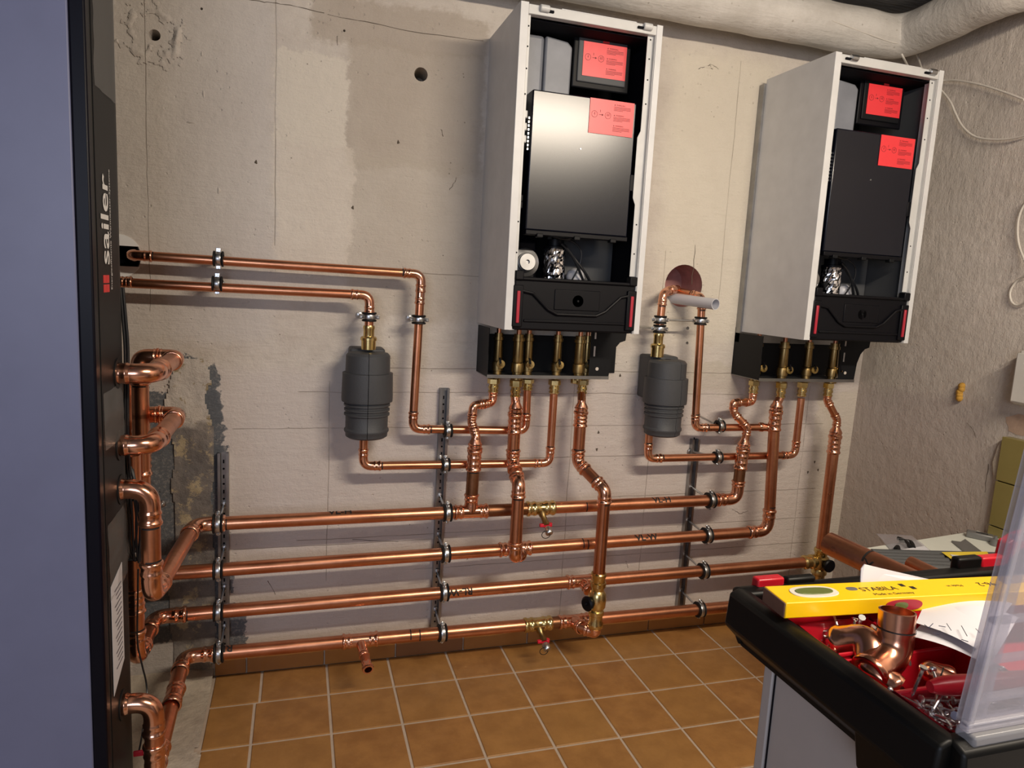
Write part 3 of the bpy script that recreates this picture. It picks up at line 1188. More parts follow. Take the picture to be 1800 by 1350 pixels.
MB().lathe(rowpt(4, x4b) + V((.0155, -.125, -.035)), (-.12, 1, .28), [(0, .017), (.004, .0185), (.010, .0185), (.014, .0155), (.03, .0155), (.03, .012), (0, .012), (0, .017)], 24, caps=False).build('stub_socket', 'copper_fitting', t4, angle=.8)
pipe_seg(t4, rowpt(4, x4b + .05), rowpt(4, x4v - .05), R42)
drainvalve(t4, rowpt(4, x4v), (1, 0, 0), R42, at(962, 1142, -.235))
pipe_seg(t4, rowpt(4, x4v + .048), rowpt(4, x4t - .05), R42, 'copper_dark')
tee(t4, rowpt(4, x4t), (1, 0, 0), R42, (0.18, -1, 0), .058, half=.058)
pipe_seg(t4, rowpt(4, x4t + .05), rowpt(4, 2.1), R42)

# the two loops between cabinet and wall
for i, (pa, pb, yb, zdown, xd, lab) in enumerate((((205, 665), (270, 657), -.335, 1.0, -.392, 'upper copper loop coming out of the left cabinet beside the bare masonry'),
                                                  ((208, 785), (268, 782), -.285, .9, -.400, 'lower copper loop coming out of the left cabinet beside the bare masonry'))):
    a = at(*pa, YH)
    zz = at(*pb, YH).z
    t = thing('copper_pipe_loop', lab, 'copper pipe', a)
    xo = at(*pb, YH).x + .0
    yv = yb
    xd = at(247 if i == 0 else 250, 705 if i == 0 else 830, yb).x
    run(t, [(SX - .03, YH, zz), (xo, YH, zz), (xo, yv, zz), (xd, yv, zz), (xd, yv, zz - .16 if i == 0 else .62)], R42, k_b=2.1)
    if i == 0:
        run(t, [(xd, yv, zz - .15), (xd, yv + .0, zz - .30)], R42)
    else:
        coupling(t, (xd, yv, zz - .17), (xd, yv, zz - .10), R42)
lp = thing('copper_riser', 'wide dark copper riser half hidden behind the left cabinet edge, below the loops', 'copper pipe', (-.4, -.4, .5))
# kept short: it joins the lower loop to the third row
coupling(lp, (xl3, yv3, .43), (xl3, yv3, .50), R42)
clamp((xl3, yv3, .60), (0, 0, 1), R42, (xl3, -.0, .60), 'steel clamp on the riser half hidden by the left cabinet', (-1, 0, 0))

# upper pair of 28 mm pipes
YU = -.09
ta = thing('copper_pipe_run', 'thin copper pipe from the left wall hole stepping down to the left boiler', 'copper pipe', at(500, 465, YU))
pA0 = at(228, 448, YU)
pA1 = at(741, 482, YU)
pA2 = at(737, 754, YU)
pA3 = at(924, 757, YU)
pA4 = at(927, 684, YU)
run(ta, [V((pA0.x, .10, pA0.z)), pA0, pA1, V((pA1.x - .012, YU, pA2.z)), V((pA3.x, YU, pA3.z)), V((pA4.x, YU, pA4.z))], R28)
coupling(ta, V((pA1.x - .001, YU, at(745, 500, YU).z)), V((pA1.x - .003, YU, at(744, 535, YU).z)), R28)
YB = -.105
tb = thing('copper_pipe_run', 'thin copper pipe below its twin at the left, dropping into the left insulated separator', 'copper pipe', at(500, 510, YB))
pB0, pB1, pB2 = at(205, 495, YB), at(650, 519, YB), at(650, 574, YB)
run(tb, [pB0 - V((.45, 0, 0)), pB1, V((pB1.x, YB, pB2.z))], R28)
coupling(tb, pB0 + V((.04, 0, 0)), pB0 + V((.0, 0, 0)), R28)
lathe_part(tb, 'brass_union', V((pB1.x, YB, at(650, 572, YB).z)), V((pB1.x, YB, at(650, 614, YB).z)),
           [(0, .014), (0, .017), (.1, .019), (.18, .017), (.45, .017), (.46, .022), (.52, .026), (.62, .026), (.63, .023), (1, .023)], 'brass', 24)
pB3 = at(644, 775, YB)
pB4 = at(646, 819, YB)
pB5 = at(966, 814, YB)
pB6 = at(974, 690, YB)
run(tb, [V((pB1.x - .008, YB, pB3.z + .02)), V((pB1.x - .008, YB, pB4.z)), V((pB5.x, YB, pB5.z)), V((pB5.x, YB, pB6.z))], R28)


def separator(x, y, z0, z1, seam, label):
    t = thing('insulated_separator', label, 'air separator', (x, y, z0))
    H = z1 - z0
    pr = [(0, .050), (.0, .058), (.02, .066), (.06, .067), (.08, .071), (.10, .071), (.12, .067), (.26, .067), (.27, .072), (.29, .072), (.30, .067), (.315, .067), (.325, .072), (.345, .072), (.355, .067), (.37, .067), (.38, .073), (.40, .073), (.41, .069), (.42, .069), (.43, .080),
          (.47, .081), (.76, .079), (.765, .070), (.96, .069), (.99, .062), (1.0, .050), (1.0, .012)]
    for sg in (0, 1):
        mb = MB()
        N = 22
        vs, fs = [], []
        g = .012
        for tt, r_ in pr:
            for k in range(N + 1):
                a = seam + sg * PI + g + (PI - 2 * g) * k / N
                vs.append((x + r_ * math.cos(a), y + r_ * .92 * math.sin(a), z0 + tt * H))
        vs += [(x + .012 * math.cos(seam + sg * PI + g), y + .012 * math.sin(seam + sg * PI + g), z0)]
        m = N + 1
        for i in range(len(pr) - 1):
            for k in range(N):
                fs.append((i * m + k, i * m + k + 1, (i + 1) * m + k + 1, (i + 1) * m + k))
        fs.append(tuple(range(m))[::-1])
        fs.append(tuple(i * m for i in range(len(pr))))
        fs.append(tuple(i * m + N for i in range(len(pr)))[::-1])
        mb.add(vs, fs).build('insulation_half', 'epp_foam', t, angle=.6)
    # moulded side recess blocks and wall-side block
    MB().box((x - .056, y + .02, z0 + .45 * H), (x + .056, -.004, z0 + 1.03 * H)).build('wall_block', 'epp_foam', t, bevel=.008)
    return t


zt_, zb_ = at(650, 622, YB - .06).z, at(650, 773, YB - .04).z
separator(pB1.x, YB, zb_, zt_, -PI / 2 - .05, 'dark grey insulated separator block left of the left boiler')

# clamps on the upper pipes
clamp(at(384, 455, YU), pA1 - pA0, R28, at(384, 455, YU) + V((0, .085, 0)), 'black lined clamp on the upper of the two thin pipes at the left')
clamp(at(382, 499, YB), pB1 - pB0, R28, at(382, 499, YB) + V((0, .10, 0)), 'black lined clamp on the lower of the two thin pipes at the left')
clamp(V((pA1.x - .004, YU, at(744, 562, YU).z)), (0, 0, 1), R28, V((pA1.x - .02, -.004, at(744, 562, YU).z)), 'clamp on the thin vertical pipe between separator and left boiler', (1, 0, 0))
clamp(V((pB1.x, YB, at(652, 557, YB).z)), (0, 0, 1), R28, V((pB1.x - .02, -.004, at(652, 557, YB).z)), 'clamp just above the brass union of the left separator', (1, 0, 0))

# ---------------------------------------------------------------- mounting rails
for i, (px, y0p, y1p, zz, lab) in enumerate(((393, 797, 1165, None, 'galvanised slotted rail at the left beside the bare masonry'), (774, 683, 1105, None, 'galvanised slotted rail in the middle, behind the left boiler pipes'),
                                             (1211, 773, 1068, None, 'galvanised slotted rail at the right under the right separator'))):
    pm = (y0p + y1p) / 2
    c = at(px, pm, -.022)
    zt0, zb0 = at(px, y0p, -.022).z, at(px, y1p, -.022).z
    zb0 = max(zb0, .072)
    if i == 0:
        zb0 = .09
    t = thing('mounting_rail', lab, 'rail', (c.x, 0, zb0))
    W_ = .0165
    pts = [(-W_, -.001), (W_, -.001), (W_, -.022), (W_ - .008, -.022), (W_ - .008, -.0195), (W_ - .0025, -.0195), (W_ - .0025, -.0035), (-W_ + .0025, -.0035), (-W_ + .0025, -.0195), (-W_ + .008, -.0195), (-W_ + .008, -.022), (-W_, -.022)]
    MB().prism([(c.x + a, b_, zb0) for a, b_ in pts], (0, 0, zt0 - zb0)).build('channel', 'zinc_dark', t, smooth=False)
    z_ = zb0 + .02
    sl = MB()
    while z_ < zt0 - .02:
        sl.lathe((c.x, -.0034, z_), (0, -1, 0), [(0, .0035), (.0006, .0035)], 10)
        sl.box((c.x - .0022, -.0042, z_ + .018), (c.x + .0022, -.0034, z_ + .030))
        z_ += .05
    so = sl.build('slots', 'black_matte', t)
    so['kind'] = 'stuff'
    for k in range(1, 5):
        r0 = rowpt(k, c.x)
        pos_ = r0 + V((-.003 if i < 2 else 0, 0, 0))
        if i == 2:
            pos_ = rowpt(k, c.x)
        clamp(pos_, (1, 0, 0), R42, (c.x, -.006, r0.z + .012), '%s row clamp on the %s rail' % (('topmost', 'second', 'third', 'lowest')[k - 1] + ' pipe', ('left', 'middle', 'right')[i]), (0, -.15, 1))
clamp(at(787, 757, YU), (1, 0, 0), R28, V((at(787, 757, YU).x - .01, -.01, at(787, 757, YU).z)), 'small clamp near the top of the middle rail', (0, 0, 1))
clamp(at(783, 817, YB), (1, 0, 0), R28, V((at(783, 817, YB).x, -.01, at(783, 817, YB).z)), 'second small clamp from the top of the middle rail', (0, 0, 1))


# ---------------------------------------------------------------- risers of the left boiler
def brass_top(root, top, bot, r=R28):
    """union nut and brass screwed adapter from the valve down to the copper"""
    top, bot = V(top), V(bot)
    m1 = top.lerp(bot, .38)
    hexnut(root, top, m1, r * 1.55)
    lathe_part(root, 'adapter', m1, bot, [(0, r * 1.15), (.25, r * 1.15), (.26, r * 1.3), (.5, r * 1.3), (.55, r * 1.1), (.7, r * 1.1), (.75, r * 1.28), (.9, r * 1.28), (1, r * 1.05)], 'brass', 20)


ZB1 = 1.037
YF1 = -.115     # front connectors of boiler 1
YT1 = -.085
# riser C -> row 1
tc = thing('copper_riser', 'leftmost riser under the left boiler, S-bent down to the topmost row pipe', 'copper pipe', rowpt(1, xt))
a = at(868, 668, YT1)
brass_top(tc, (a.x, YT1, ZB1 - .012), (a.x, YT1, at(868, 690, YT1).z))
g = V((xt + .002, YR, 0))
pts = [V((a.x, YT1, at(868, 688, YT1).z)), V((a.x, YT1, at(868, 708, YT1).z)), at(832, 713, -.12), at(829, 742, -.12), V((xt + .006, YR, at(831, 768, YR).z)), V((xt + .006, YR, at(830, 790, YR).z))]
run(tc, pts, R28, marks=False, k_s=1.3, k_b=1.6)
q1, q2, q3 = V((xt + .004, YR, at(830, 790, YR).z)), V((xt + .003, YR, at(830, 776, YR).z)), V((xt + .002, YR, at(828, 828, YR).z))
reducer(tc, q1, V((q1.x, YR, at(831, 768, YR).z)), R42, R28)
coupling(tc, q3, q1, R42)
pipe_seg(tc, q3 + V((0, 0, .01)), V((xt, YR, rowpt(1, xt).z + .05)), R42, 'copper_dark')
mark(tc, q3 - V((0, 0, .004)), (0, 0, 1), R42)

# riser D -> row 2
td = thing('copper_riser', 'thick riser left of centre under the left boiler, down to the second row pipe', 'copper pipe', rowpt(2, x2))
a = at(907, 672, YF1)
brass_top(td, (a.x, YF1, ZB1 - .012), (a.x, YF1, at(907, 700, YF1).z))
YD0, YD = -.13, YR - .075
p_ = lambda py, px=904, y=YD0: V((at(px, py, y).x, y, at(px, py, y).z))
xa = p_(760).x
pipe_seg(td, V((xa, YF1 - .005, at(907, 698, YF1).z)), V((xa, YD0, at(905, 722, YD0).z)), R28 * 1.1, 'copper_fitting')
reducer(td, V((xa, YD0, p_(728).z)), V((xa, YD0, p_(703).z)), R42, R28)
coupling(td, V((xa, YD0, p_(762).z)), V((xa, YD0, p_(727).z)), R42)
xd_ = at(906, 960, YD).x
zA, zB = p_(812).z, at(911, 852, YD).z
run(td, [V((xa, YD0, p_(760).z)), V((xa, YD0, zA)), V((xd_, YD, zB)), V((xd_, YD, rowpt(2, x2).z)), V((x2, YR - .04, rowpt(2, x2).z))], R42, k_s=1.2, k_b=1.5)
mark(td, V((xa, YD0, p_(798).z)), (0, 0, 1), R42)

# riser E -> row 4
te = thing('copper_riser', 'thick riser right of centre under the left boiler, with brass valve near the floor', 'copper pipe', rowpt(4, x4t))
YE = -.235
a = at(1024, 672, YT1)
brass_top(te, (a.x, YT1, ZB1 - .012), (a.x, YT1, at(1023, 693, YT1).z))
YE0 = -.12
xa = at(1019, 760, YE0).x
pz = lambda py, px=1018, y=YE0: at(px, py, y).z
run(te, [V((a.x, YT1, at(1023, 690, YT1).z)), V((xa, YE0, pz(712)))], R28 * 1.08, mat='copper_fitting')
reducer(te, V((xa, YE0, pz(726))), V((xa, YE0, pz(703))), R42, R28)
coupling(te, V((xa, YE0, pz(750))), V((xa, YE0, pz(724))), R42)
xe_ = at(1057, 950, YE).x
run(te, [V((xa, YE0, pz(749))), V((xa, YE0, pz(812))), V((xe_, YE, at(1062, 862, YE).z)), V((xe_, YE, at(1053, 1010, YE).z))], R42, k_s=1.25, k_b=1.5)
mark(te, V((xa, YE0, pz(790))), (0, 0, 1), R42)
vt, vb = at(1053, 1008, YE).z, at(1047, 1104, YE).z
lathe_part(te, 'valve_body', (xe_, YE, vt + .004), (xe_, YE, vb), [(0, .024), (.02, .027), (.06, .027), (.09, .024), (.16, .024), (.17, .028), (.24, .028), (.25, .024), (.31, .022), (.36, .030), (.46, .033), (.60, .031), (.66, .023), (.68, .028), (.74, .028), (.76, .024), (.86, .024), (.9, .028), (.96, .028), (1, .023)], 'brass', 24)
MB().lathe((xe_ - .02, YE - .004, at(1045, 1058, YE).z), (-1, -.45, .1), [(0, .008), (.014, .008), (.016, .024), (.026, .026), (.031, .020), (.031, .006), (.04, .005)], 20).build('knob', 'black_plastic', te)
zr4 = rowpt(4, x4t).z
run(te, [V((xe_, YE, vb + .004)), V((xe_, YE, zr4 - .004)), V((x4t + .006, YR - .045, zr4))], R42, k_s=1.0, k_b=1.5)


# ---------------------------------------------------------------- boilers
def warning_label(root, o, u, v, W=.145, H=.10):
    """red warning sheet: two circled symbols with an arrow, three small text blocks"""
    u, v = V(u).normalized(), V(v).normalized()
    nn = u.cross(v)
    o = V(o)
    P = lambda a, b_, c=0: o + u * a + v * b_ + nn * c
    s_ = MB().prism([P(0, 0), P(W, 0), P(W, H), P(0, H)], nn * .0006).build('warning_label', 'label_red', root, smooth=False)
    g = MB()
    for cx in (.016, .060):
        ring = []
        for k in range(24):
            a = 2 * PI * k / 24
            ring.append((math.cos(a), math.sin(a)))
        for k in range(24):
            a, b_ = ring[k], ring[(k + 1) % 24]
            r1, r2 = .0098, .0088
            g.quad(P(cx + a[0] * r1, .055 + a[1] * r1, .001), P(cx + b_[0] * r1, .055 + b_[1] * r1, .001), P(cx + b_[0] * r2, .055 + b_[1] * r2, .001), P(cx + a[0] * r2, .055 + a[1] * r2, .001))
        for dx in ((0,) if cx < .03 else (-.0025, .0025)):
            z_ = [(.001, .006), (-.002, 0), (.001, 0), (-.001, -.006), (.0025, .0012), (-.0002, .0012), (.0025, .006)]
            g.add([P(cx + dx + a, .055 + b_, .001) for a, b_ in z_], [tuple(range(7))])
    g.quad(P(.031, .0544, .001), P(.041, .0544, .001), P(.041, .0556, .001), P(.031, .0556, .001))
    g.add([P(.040, .052, .001), P(.046, .055, .001), P(.040, .058, .001)], [(0, 1, 2)])
    g.add([P(.034, .062, .001), P(.0352, .062, .001), P(.0352, .069, .001), P(.034, .069, .001)], [(0, 1, 2, 3)])
    for bi, zz in enumerate((.088, .058, .028)):
        for k in range(4):
            z1 = zz - .006 - k * .0034
            g.quad(P(.078, z1, .001), P(.078 + (.056 if k < 3 else .03), z1, .001), P(.078 + (.056 if k < 3 else .03), z1 + .0011, .001), P(.078, z1 + .0011, .001))
        g.add([P(.079, zz - .0015, .001), P(.083, zz - .0015, .001), P(.081, zz + .0025, .001)], [(0, 1, 2)])
    g.build('printed_symbols', 'label_ink', s_, smooth=False)
    for zz, w_ in ((.088, 'WARNUNG'), (.058, 'WARNING'), (.028, 'WARNING')):
        text('heading', w_, .0055, P(.086, zz), u, v, 'label_ink', s_, .001)
    return s_


def boiler(X0, Z0, YF, label, dark, YB0=0.0):
    W, H = .447, .925
    t = thing('gas_boiler', label, 'boiler', (X0 + W / 2, YF / 2, Z0))
    D = -YF
    L = lambda x, y, z: (X0 + x, YF + y, Z0 + z)       # y measured from the front

    def bx(name, x0, x1, y0, y1, z0, z1, mat, bev=0.0, parent=None):
        return MB().box(L(x0, y0, z0), L(x1, y1, z1)).build(name, mat, parent or t, bevel=bev, smooth=bool(bev))
    DD = D + YB0
    # side panels with folded front edges
    bx('side_panel', 0, .003, 0, DD, 0, H, 'white_coat')
    bx('side_panel', W - .003, W, 0, DD, 0, H, 'white_coat')
    bx('front_fold', 0, .024, -.003, .0, 0, H, 'white_coat', .001)
    bx('front_fold', W - .020, W, -.003, .0, 0, H, 'white_coat', .001)
    # frame strips behind the folds with stepped edge
    st = MB()
    st.prism([L(W - .041, .012, .18), L(W - .022, .012, .18), L(W - .022, .012, H - .03), L(W - .041, .012, H - .03), L(W - .041, .012, .62), L(W - .050, .012, .60), L(W - .050, .012, .42), L(W - .041, .012, .40)], (0, .002, 0))
    st.box(L(W - .022, -.0, .0), L(W - .020, .05, H - .02))
    st.build('frame_strip', 'white_frame', t, smooth=False)
    MB().box(L(.022, .008, .0), L(.034, .010, H - .03)).box(L(.022, .0, .0), L(.024, .04, H - .02)).build('frame_strip', 'white_frame', t, smooth=False)
    hl = MB()
    for z_ in (.885, .83, .77, .70, .34, .25):
        hl.lathe(L(W - .031, .012, z_), (0, -1, 0), [(0, .0025), (.0005, .0025)], 10)
        hl.lathe(L(.029, .008, z_ - .02), (0, -1, 0), [(0, .0025), (.0005, .0025)], 10)
    hl.build('punched_holes', 'black_matte', t)
    # shell
    bx('back_panel', .003, W - .003, DD - .012, DD - .008, 0, H - .01, 'black_steel')
    bx('top_panel', .003, W - .003, .03, DD, H - .006, H - .002, 'white_coat')
    bx('inner_liner', .006, W - .006, .03, DD - .01, H - .034, H - .031, 'black_matte')
    bx('bottom_panel', .03, W - .03, .01, DD, 0.0, .004, 'black_plastic')
    bx('inner_liner', .004, .006, .05, DD - .01, .0, H - .02, 'black_matte')
    bx('inner_liner', W - .006, W - .004, .055, DD - .01, .0, H - .02, 'black_matte' if not dark else 'grey_liner')
    bx('lower_liner', .20, W - .01, .22, .224, .14, .40, 'grey_liner')
    # top rail with latch cylinders
    bx('top_rail', .024, W - .020, -.002, .022, H - .030, H - .004, 'white_frame', .0015)
    bx('rail_lip', .13, .37, .018, .024, H - .008, H + .006, 'white_coat', .001)
    for x_ in (.070, .395):
        MB().lathe(L(x_ - .014, -.006, H - .012), (1, 0, 0), [(0, .008), (.002, .010), (.026, .010), (.028, .008)], 16).build('latch_roller', 'zinc' if dark else 'white_frame', t)
        q = x_ - .022 if (x_ > .2 or dark) else x_ + .020
        MB().box(L(q - .010, -.0085, H - .020), L(q + .008, -.002, H - .014)).build('latch_slot', 'black_matte', t, smooth=False)
    # upper interior
    y1 = .115
    bx('flue_box', .006, .1172, y1, .28, .55, .885, 'grey_plastic', .012)
    m = MB().prism([L(.1178, y1 - .004, .55), L(.204, y1 - .004, .55), L(.206, y1 - .004, .862), L(.190, y1 - .004, .876), L(.118, y1 - .004, .884)], (0, .16, 0))
    m.build('flue_box_half', 'grey_plastic', t, bevel=.006, smooth=True)
    bx('inspection_plate', .208, .400, .108, .116, .748, .905, 'black_steel' if not dark else 'black_plastic', .004)
    bx('plate_rim', .222, .385, .102, .108, .765, .895, 'grey_liner' if not dark else 'black_steel', .003)  # left boiler's black rim coloured grey to carry the lamp's reflection
    warning_label(t, L(.237, .101, .783), (1, 0, .005), (0, 0, 1))
    MB().prism([L(.300, .10, .885), L(.322, .10, .885), L(.318, .104, .93 - .012), L(.304, .104, .918)], (0, .003, 0)).build('red_tag', 'label_red', t, smooth=False)
    bx('tag_clip', .296, .326, .096, .100, .899, .905, 'brass_dull')
    # control cover
    sm = 'cover_black'
    bx('control_cover', .056, .390, .018, .10, .300, .700, sm, .004)
    bx('cover_hinge', .056, .390, .014, .05, .286, .300, 'black_plastic', .002)
    for x_ in (.09, .21, .33):
        bx('cover_clip', x_, x_ + .020, .008, .03, .279, .291, 'black_steel', .002)
    MB().lathe(L(.215, .018, .548), (0, -1, 0), [(0, .003), (.002, .002)], 10).build('cover_screw', 'zinc', t)
    warning_label(t, L(.236, .0165, .598), (1, 0, 0), (0, 0, 1))
    bx('cover_bracket', .385, .400, .016, .05, .44, .49, 'black_plastic', .002)
    # connectors in the gap at the left of the cover
    for z_ in (.62, .585, .55, .38, .36):
        bx('plug', .034, .048, .03, .05, z_, z_ + .022, 'white_frame' if (not dark and z_ > .5) else 'black_plastic', .003)
    for k in range(9):
        bx('terminal', .050, .054, .028, .034, .53 + k * .011, .536 + k * .011, 'zinc')
    # lower interior: pump, foil wrapped cylinder, hoses
    MB().lathe(L(.094, .15, .205), (0, -1, .05), [(0, .045), (.03, .045), (.035, .030), (.045, .030), (.047, .0255), (.055, .0255), (.055, .007), (.048, .006)], 24).build('pump', 'zinc_dark', t)
    bx('pump_housing', .055, .145, .15, .20, .15, .28, 'black_plastic', .012)
    f = MB().lathe(L(.192, .125, .140), (0, 0, 1), [(k * .0082, .034) for k in range(15)], 40)
    f.v = [tuple(V(v) + V(noise.noise_vector(V(v) * 95)) * .0045) for v in f.v]
    f.build('foil_wrap', 'foil', t, smooth=False)
    MB().lathe(L(.192, .125, .253), (0, 0, 1), [(0, .036), (.008, .036), (.010, .028), (.03, .028), (.03, .012), (.04, .012)], 24).build('cylinder_head', 'black_plastic', t)
    MB().lathe(L(.285, .16, .160), (-.3, 0, 1), [(0, .03), (.02, .03), (.035, .02), (.04, .002)], 20).build('grey_spout', 'pvc', t)
    for k, (a, b_, c, d_) in enumerate((((.23, .10, .285), (.30, .09, .26), (.27, .10, .20), (.25, .12, .15)), ((.215, .11, .27), (.26, .09, .21), (.31, .11, .18), (.33, .13, .14)), ((.15, .10, .30), (.22, .08, .27), (.25, .09, .29), (.24, .10, .32)), ((.20, .09, .27), (.245, .085, .24), (.265, .1, .20), (.30, .12, .15)))):
        q = []
        for i in range(13):
            s_ = i / 12
            q.append(V(L(*a)) * (1 - s_) ** 3 + V(L(*b_)) * 3 * s_ * (1 - s_) ** 2 + V(L(*c)) * 3 * s_ ** 2 * (1 - s_) + V(L(*d_)) * s_ ** 3)
        MB().sweep(q, .0045 if k else .0028, 8).build('hose', 'cable_black', t)
    # drop-down flap
    bx('flap', .028, .424, .002, .02, .002, .158, 'black_plastic', .004)
    bx('flap_lip', .026, .426, -.006, .004, .150, .160, 'black_plastic', .003)
    fr = MB()
    pth = [(.05, .118), (.085, .112), (.135, .066), (.165, .052), (.295, .052), (.325, .066), (.375, .112), (.40, .118)]
    for (a, c), (a2, c2) in zip(pth, pth[1:]):
        fr.sweep([L(a, -.002, c), L(a2, -.002, c2)], .0045, 8)
    fr.build('flap_ridge', 'black_plastic', t)
    bx('flap_groove', .06, .395, -.003, .003, .026, .034, 'black_plastic', .002)
    bx('flap_panel', .155, .305, -.001, .003, .066, .128, 'black_plastic', .003)
    MB().lathe(L(.232, .0, .095), (0, -1, 0), [(0, .018), (.001, .018), (.001, .004), (.0035, .003)], 22).build('flap_boss', 'black_steel', t)
    for x_ in (.038, .412):
        bx('flap_latch', x_ - .005, x_ + .005, -.010, .002, .022, .118, 'latch_red', .002)
        bx('latch_housing', x_ - .016, x_ + .016, -.006, .004, .010, .135, 'black_plastic', .003)
        bx('flap_hook', x_ - .012, x_ + .014, -.008, .02, .150, .178, 'black_plastic', .003)
    return t


boiler(.592, 1.2085, -.338, 'left wall-hung gas boiler with its front cover off, the lamp mirrored on its control cover', False)
boiler(1.637, 1.2105, -.376, 'right wall-hung gas boiler with its front cover off, nearest the corner', True, YB0=-.03)
# backing bracket seen behind the right boiler's side
tag(MB().box((1.628, -.03, 1.17), (2.07, -.002, 2.12)).build('wall_bracket', 'zinc_dark', None, smooth=False), 'flat metal wall bracket behind the right boiler', 'bracket')


def valve_set(X0, Y0, specs, z0, z1, W, label, label2, full_left):
    t = thing('connection_bracket', label, 'bracket', (X0 + W / 2, Y0 / 2, z0))
    MB().box((X0, Y0, z0), (X0 + .002, -.001, z1)).build('side_plate', 'black_steel', t, smooth=False)
    MB().box((X0, -.004, z0), (X0 + W + (.135 if X0 > 1 else .09), -.001, z1 + (.02 if X0 > 1 else -.03))).build('back_plate', 'black_steel', t, smooth=False)
    MB().box((X0, Y0, z0 - .002), (X0 + W, -.001, z0 + .001)).box((X0, Y0 - .001, z0 - .004), (X0 + W, Y0 + .001, z0 + .007)).build('bottom_plate', 'zinc_dark', t, smooth=False)
    # right plate with a curved cut-out
    xr_ = X0 + W
    pts = [(xr_ - .09 if False else xr_, Y0 + .001, z0)]
    cur = [(xr_ - .0, z0), (xr_ + .006, z0 + .07), (xr_ + .018, z0 + .105), (xr_ + .035, z0 + .125), (xr_ + .055, z0 + .132), (xr_ + .058, z1), (xr_ - .075, z1), (xr_ - .075, z0 + .0)]
    MB().prism([(a, Y0 + .002, c) for a, c in cur], (0, .002, 0)).build('front_plate', 'black_steel', t, smooth=False)
    g = MB()
    for zz, hh in ((z0 + .135, .028), (z0 + .075, .035)):
        g.box((xr_ - .062, Y0 + .0012, zz), (xr_ - .056, Y0 + .002, zz + hh))
    g.lathe((xr_ - .045, Y0 + .0018, z0 + .032), (0, -1, 0), [(0, .006), (.0006, .006)], 14)
    g.build('plate_slots', 'plaster_back', t)
    for k, (px, py, y, big, hx) in enumerate(specs):
        x = at(px, py, y).x
        r_ = .0165 if big else .0145
        lathe_part(t, 'shutoff_valve', (x, y, z0 - .012), (x, y, z1 - .02), [(0, r_ * 1.25), (.08, r_ * 1.25), (.09, r_), (.16, r_), (.17, r_ * 1.25), (.30, r_ * 1.3), (.36, r_ * 1.2), (.38, r_), (.42, r_ * 1.1), (.80, r_), (.84, r_ * 1.0), (.85, r_ * 1.25), (.92, r_ * 1.25), (.92, r_), (1, r_)], 'brass_dull', 18)
        pipe_seg(t, (x, y, z1 - .03), (x, y, z1 + .02), .008, 'copper', name='stub_pipe')
        if hx is not None:
            hp = at(hx, 643 if X0 < 1 else 654, y - .025)
            MB().lathe((hp.x, y - .0, z0 + .038), (0, -1, 0), [(0, .006), (.02, .006), (.022, .0145), (.027, .0145), (.028, .006), (.035, .004)], 18).build('valve_stem', 'brass', t)
            MB().prism([(hp.x - .004, y - .031, z0 + .034), (hp.x + .004, y - .031, z0 + .034), (hp.x - .004, y - .031, z0 + .062), (hp.x - .010, y - .031, z0 + .060)], (0, -.004, 0)).build('valve_lever', 'black_plastic', t, smooth=False, bevel=.001)
    return t


valve_set(.598, -.148, ((875, 630, YT1, False, 880), (910, 630, YF1, True, None), (928, 630, YT1, False, 932), (979, 630, YT1, False, 984), (1018, 630, YF1, True, None), (1031, 630, YT1, False, 1035)),
          1.039, 1.20, .437, 'black steel connection bracket with brass shut-off valves under the left boiler', '', True)
valve_set(1.628, -.175, ((1330, 640, -.10, False, 1342), (1376, 640, -.14, True, 1388), (1419, 640, -.12, False, 1432), (1464, 640, -.14, True, 1476)),
          1.043, 1.205, .432, 'black steel connection bracket with brass shut-off valves under the right boiler', '', True)
# connectors of A and B at boiler 1
brass_top(ta, (pA4.x, YU, ZB1 - .012), (pA4.x, YU, pA4.z - .004))
brass_top(tb, (pB5.x, YB, ZB1 - .012), (pB5.x, YB, pB6.z - .004))
hexnut(te, (at(1010, 665, YF1).x, YF1, ZB1 - .002), (at(1010, 665, YF1).x, YF1, ZB1 - .022), .013, 'end_plug')

# ---------------------------------------------------------------- right boiler pipework
YS = -.11
zb2 = 1.041
tf = thing('copper_pipe_run', 'thin copper pipe from the middle wall hole down past the right separator', 'copper pipe', at(1232, 600, YS))
f0, f1, f2, f3 = at(1237, 522, YS), at(1219, 752, YS), at(1352, 749, YS), at(1237, 522, YS)
run(tf, [V((f0.x - .045, -.01, f0.z + .015)), V((f0.x - .006, YS, f0.z + .0)), V((f1.x + .006, YS, f1.z)), V((f2.x, YS - .02, f2.z))], R28, k_b=2.0, k_s=1.6)
tg = thing('copper_pipe_run', 'thin copper pipe arching from the middle wall hole into the right separator', 'copper pipe', at(1160, 560, YS))
g0, g1 = at(1166, 515, YS), at(1158, 588, YS)
run(tg, [V((g0.x + .115, -.005, g0.z + .018)), V((g0.x + .06, -.06, g0.z + .012)), V((g0.x, YS, g0.z)), V((g1.x, YS, g1.z))], R28, k_b=1.9, k_s=1.6)
lathe_part(tg, 'brass_union', V((g1.x, YS, g1.z + .006)), V((g1.x, YS, at(1155, 627, YS).z)),
           [(0, .014), (0, .017), (.1, .019), (.18, .017), (.45, .017), (.46, .022), (.52, .026), (.62, .026), (.63, .023), (1, .023)], 'brass', 24)
zt2, zb3 = at(1178, 634, YS - .05).z, at(1172, 766, YS - .03).z
xs2 = at(1171, 700, YS - .02).x
separator(xs2, YS - .01, zb3, zt2, -PI / 2 + .30, 'dark grey insulated separator block between the two boilers')
g3, g4, g5 = at(1141, 760, YS), at(1141, 806, YS), at(1397, 800, YS)
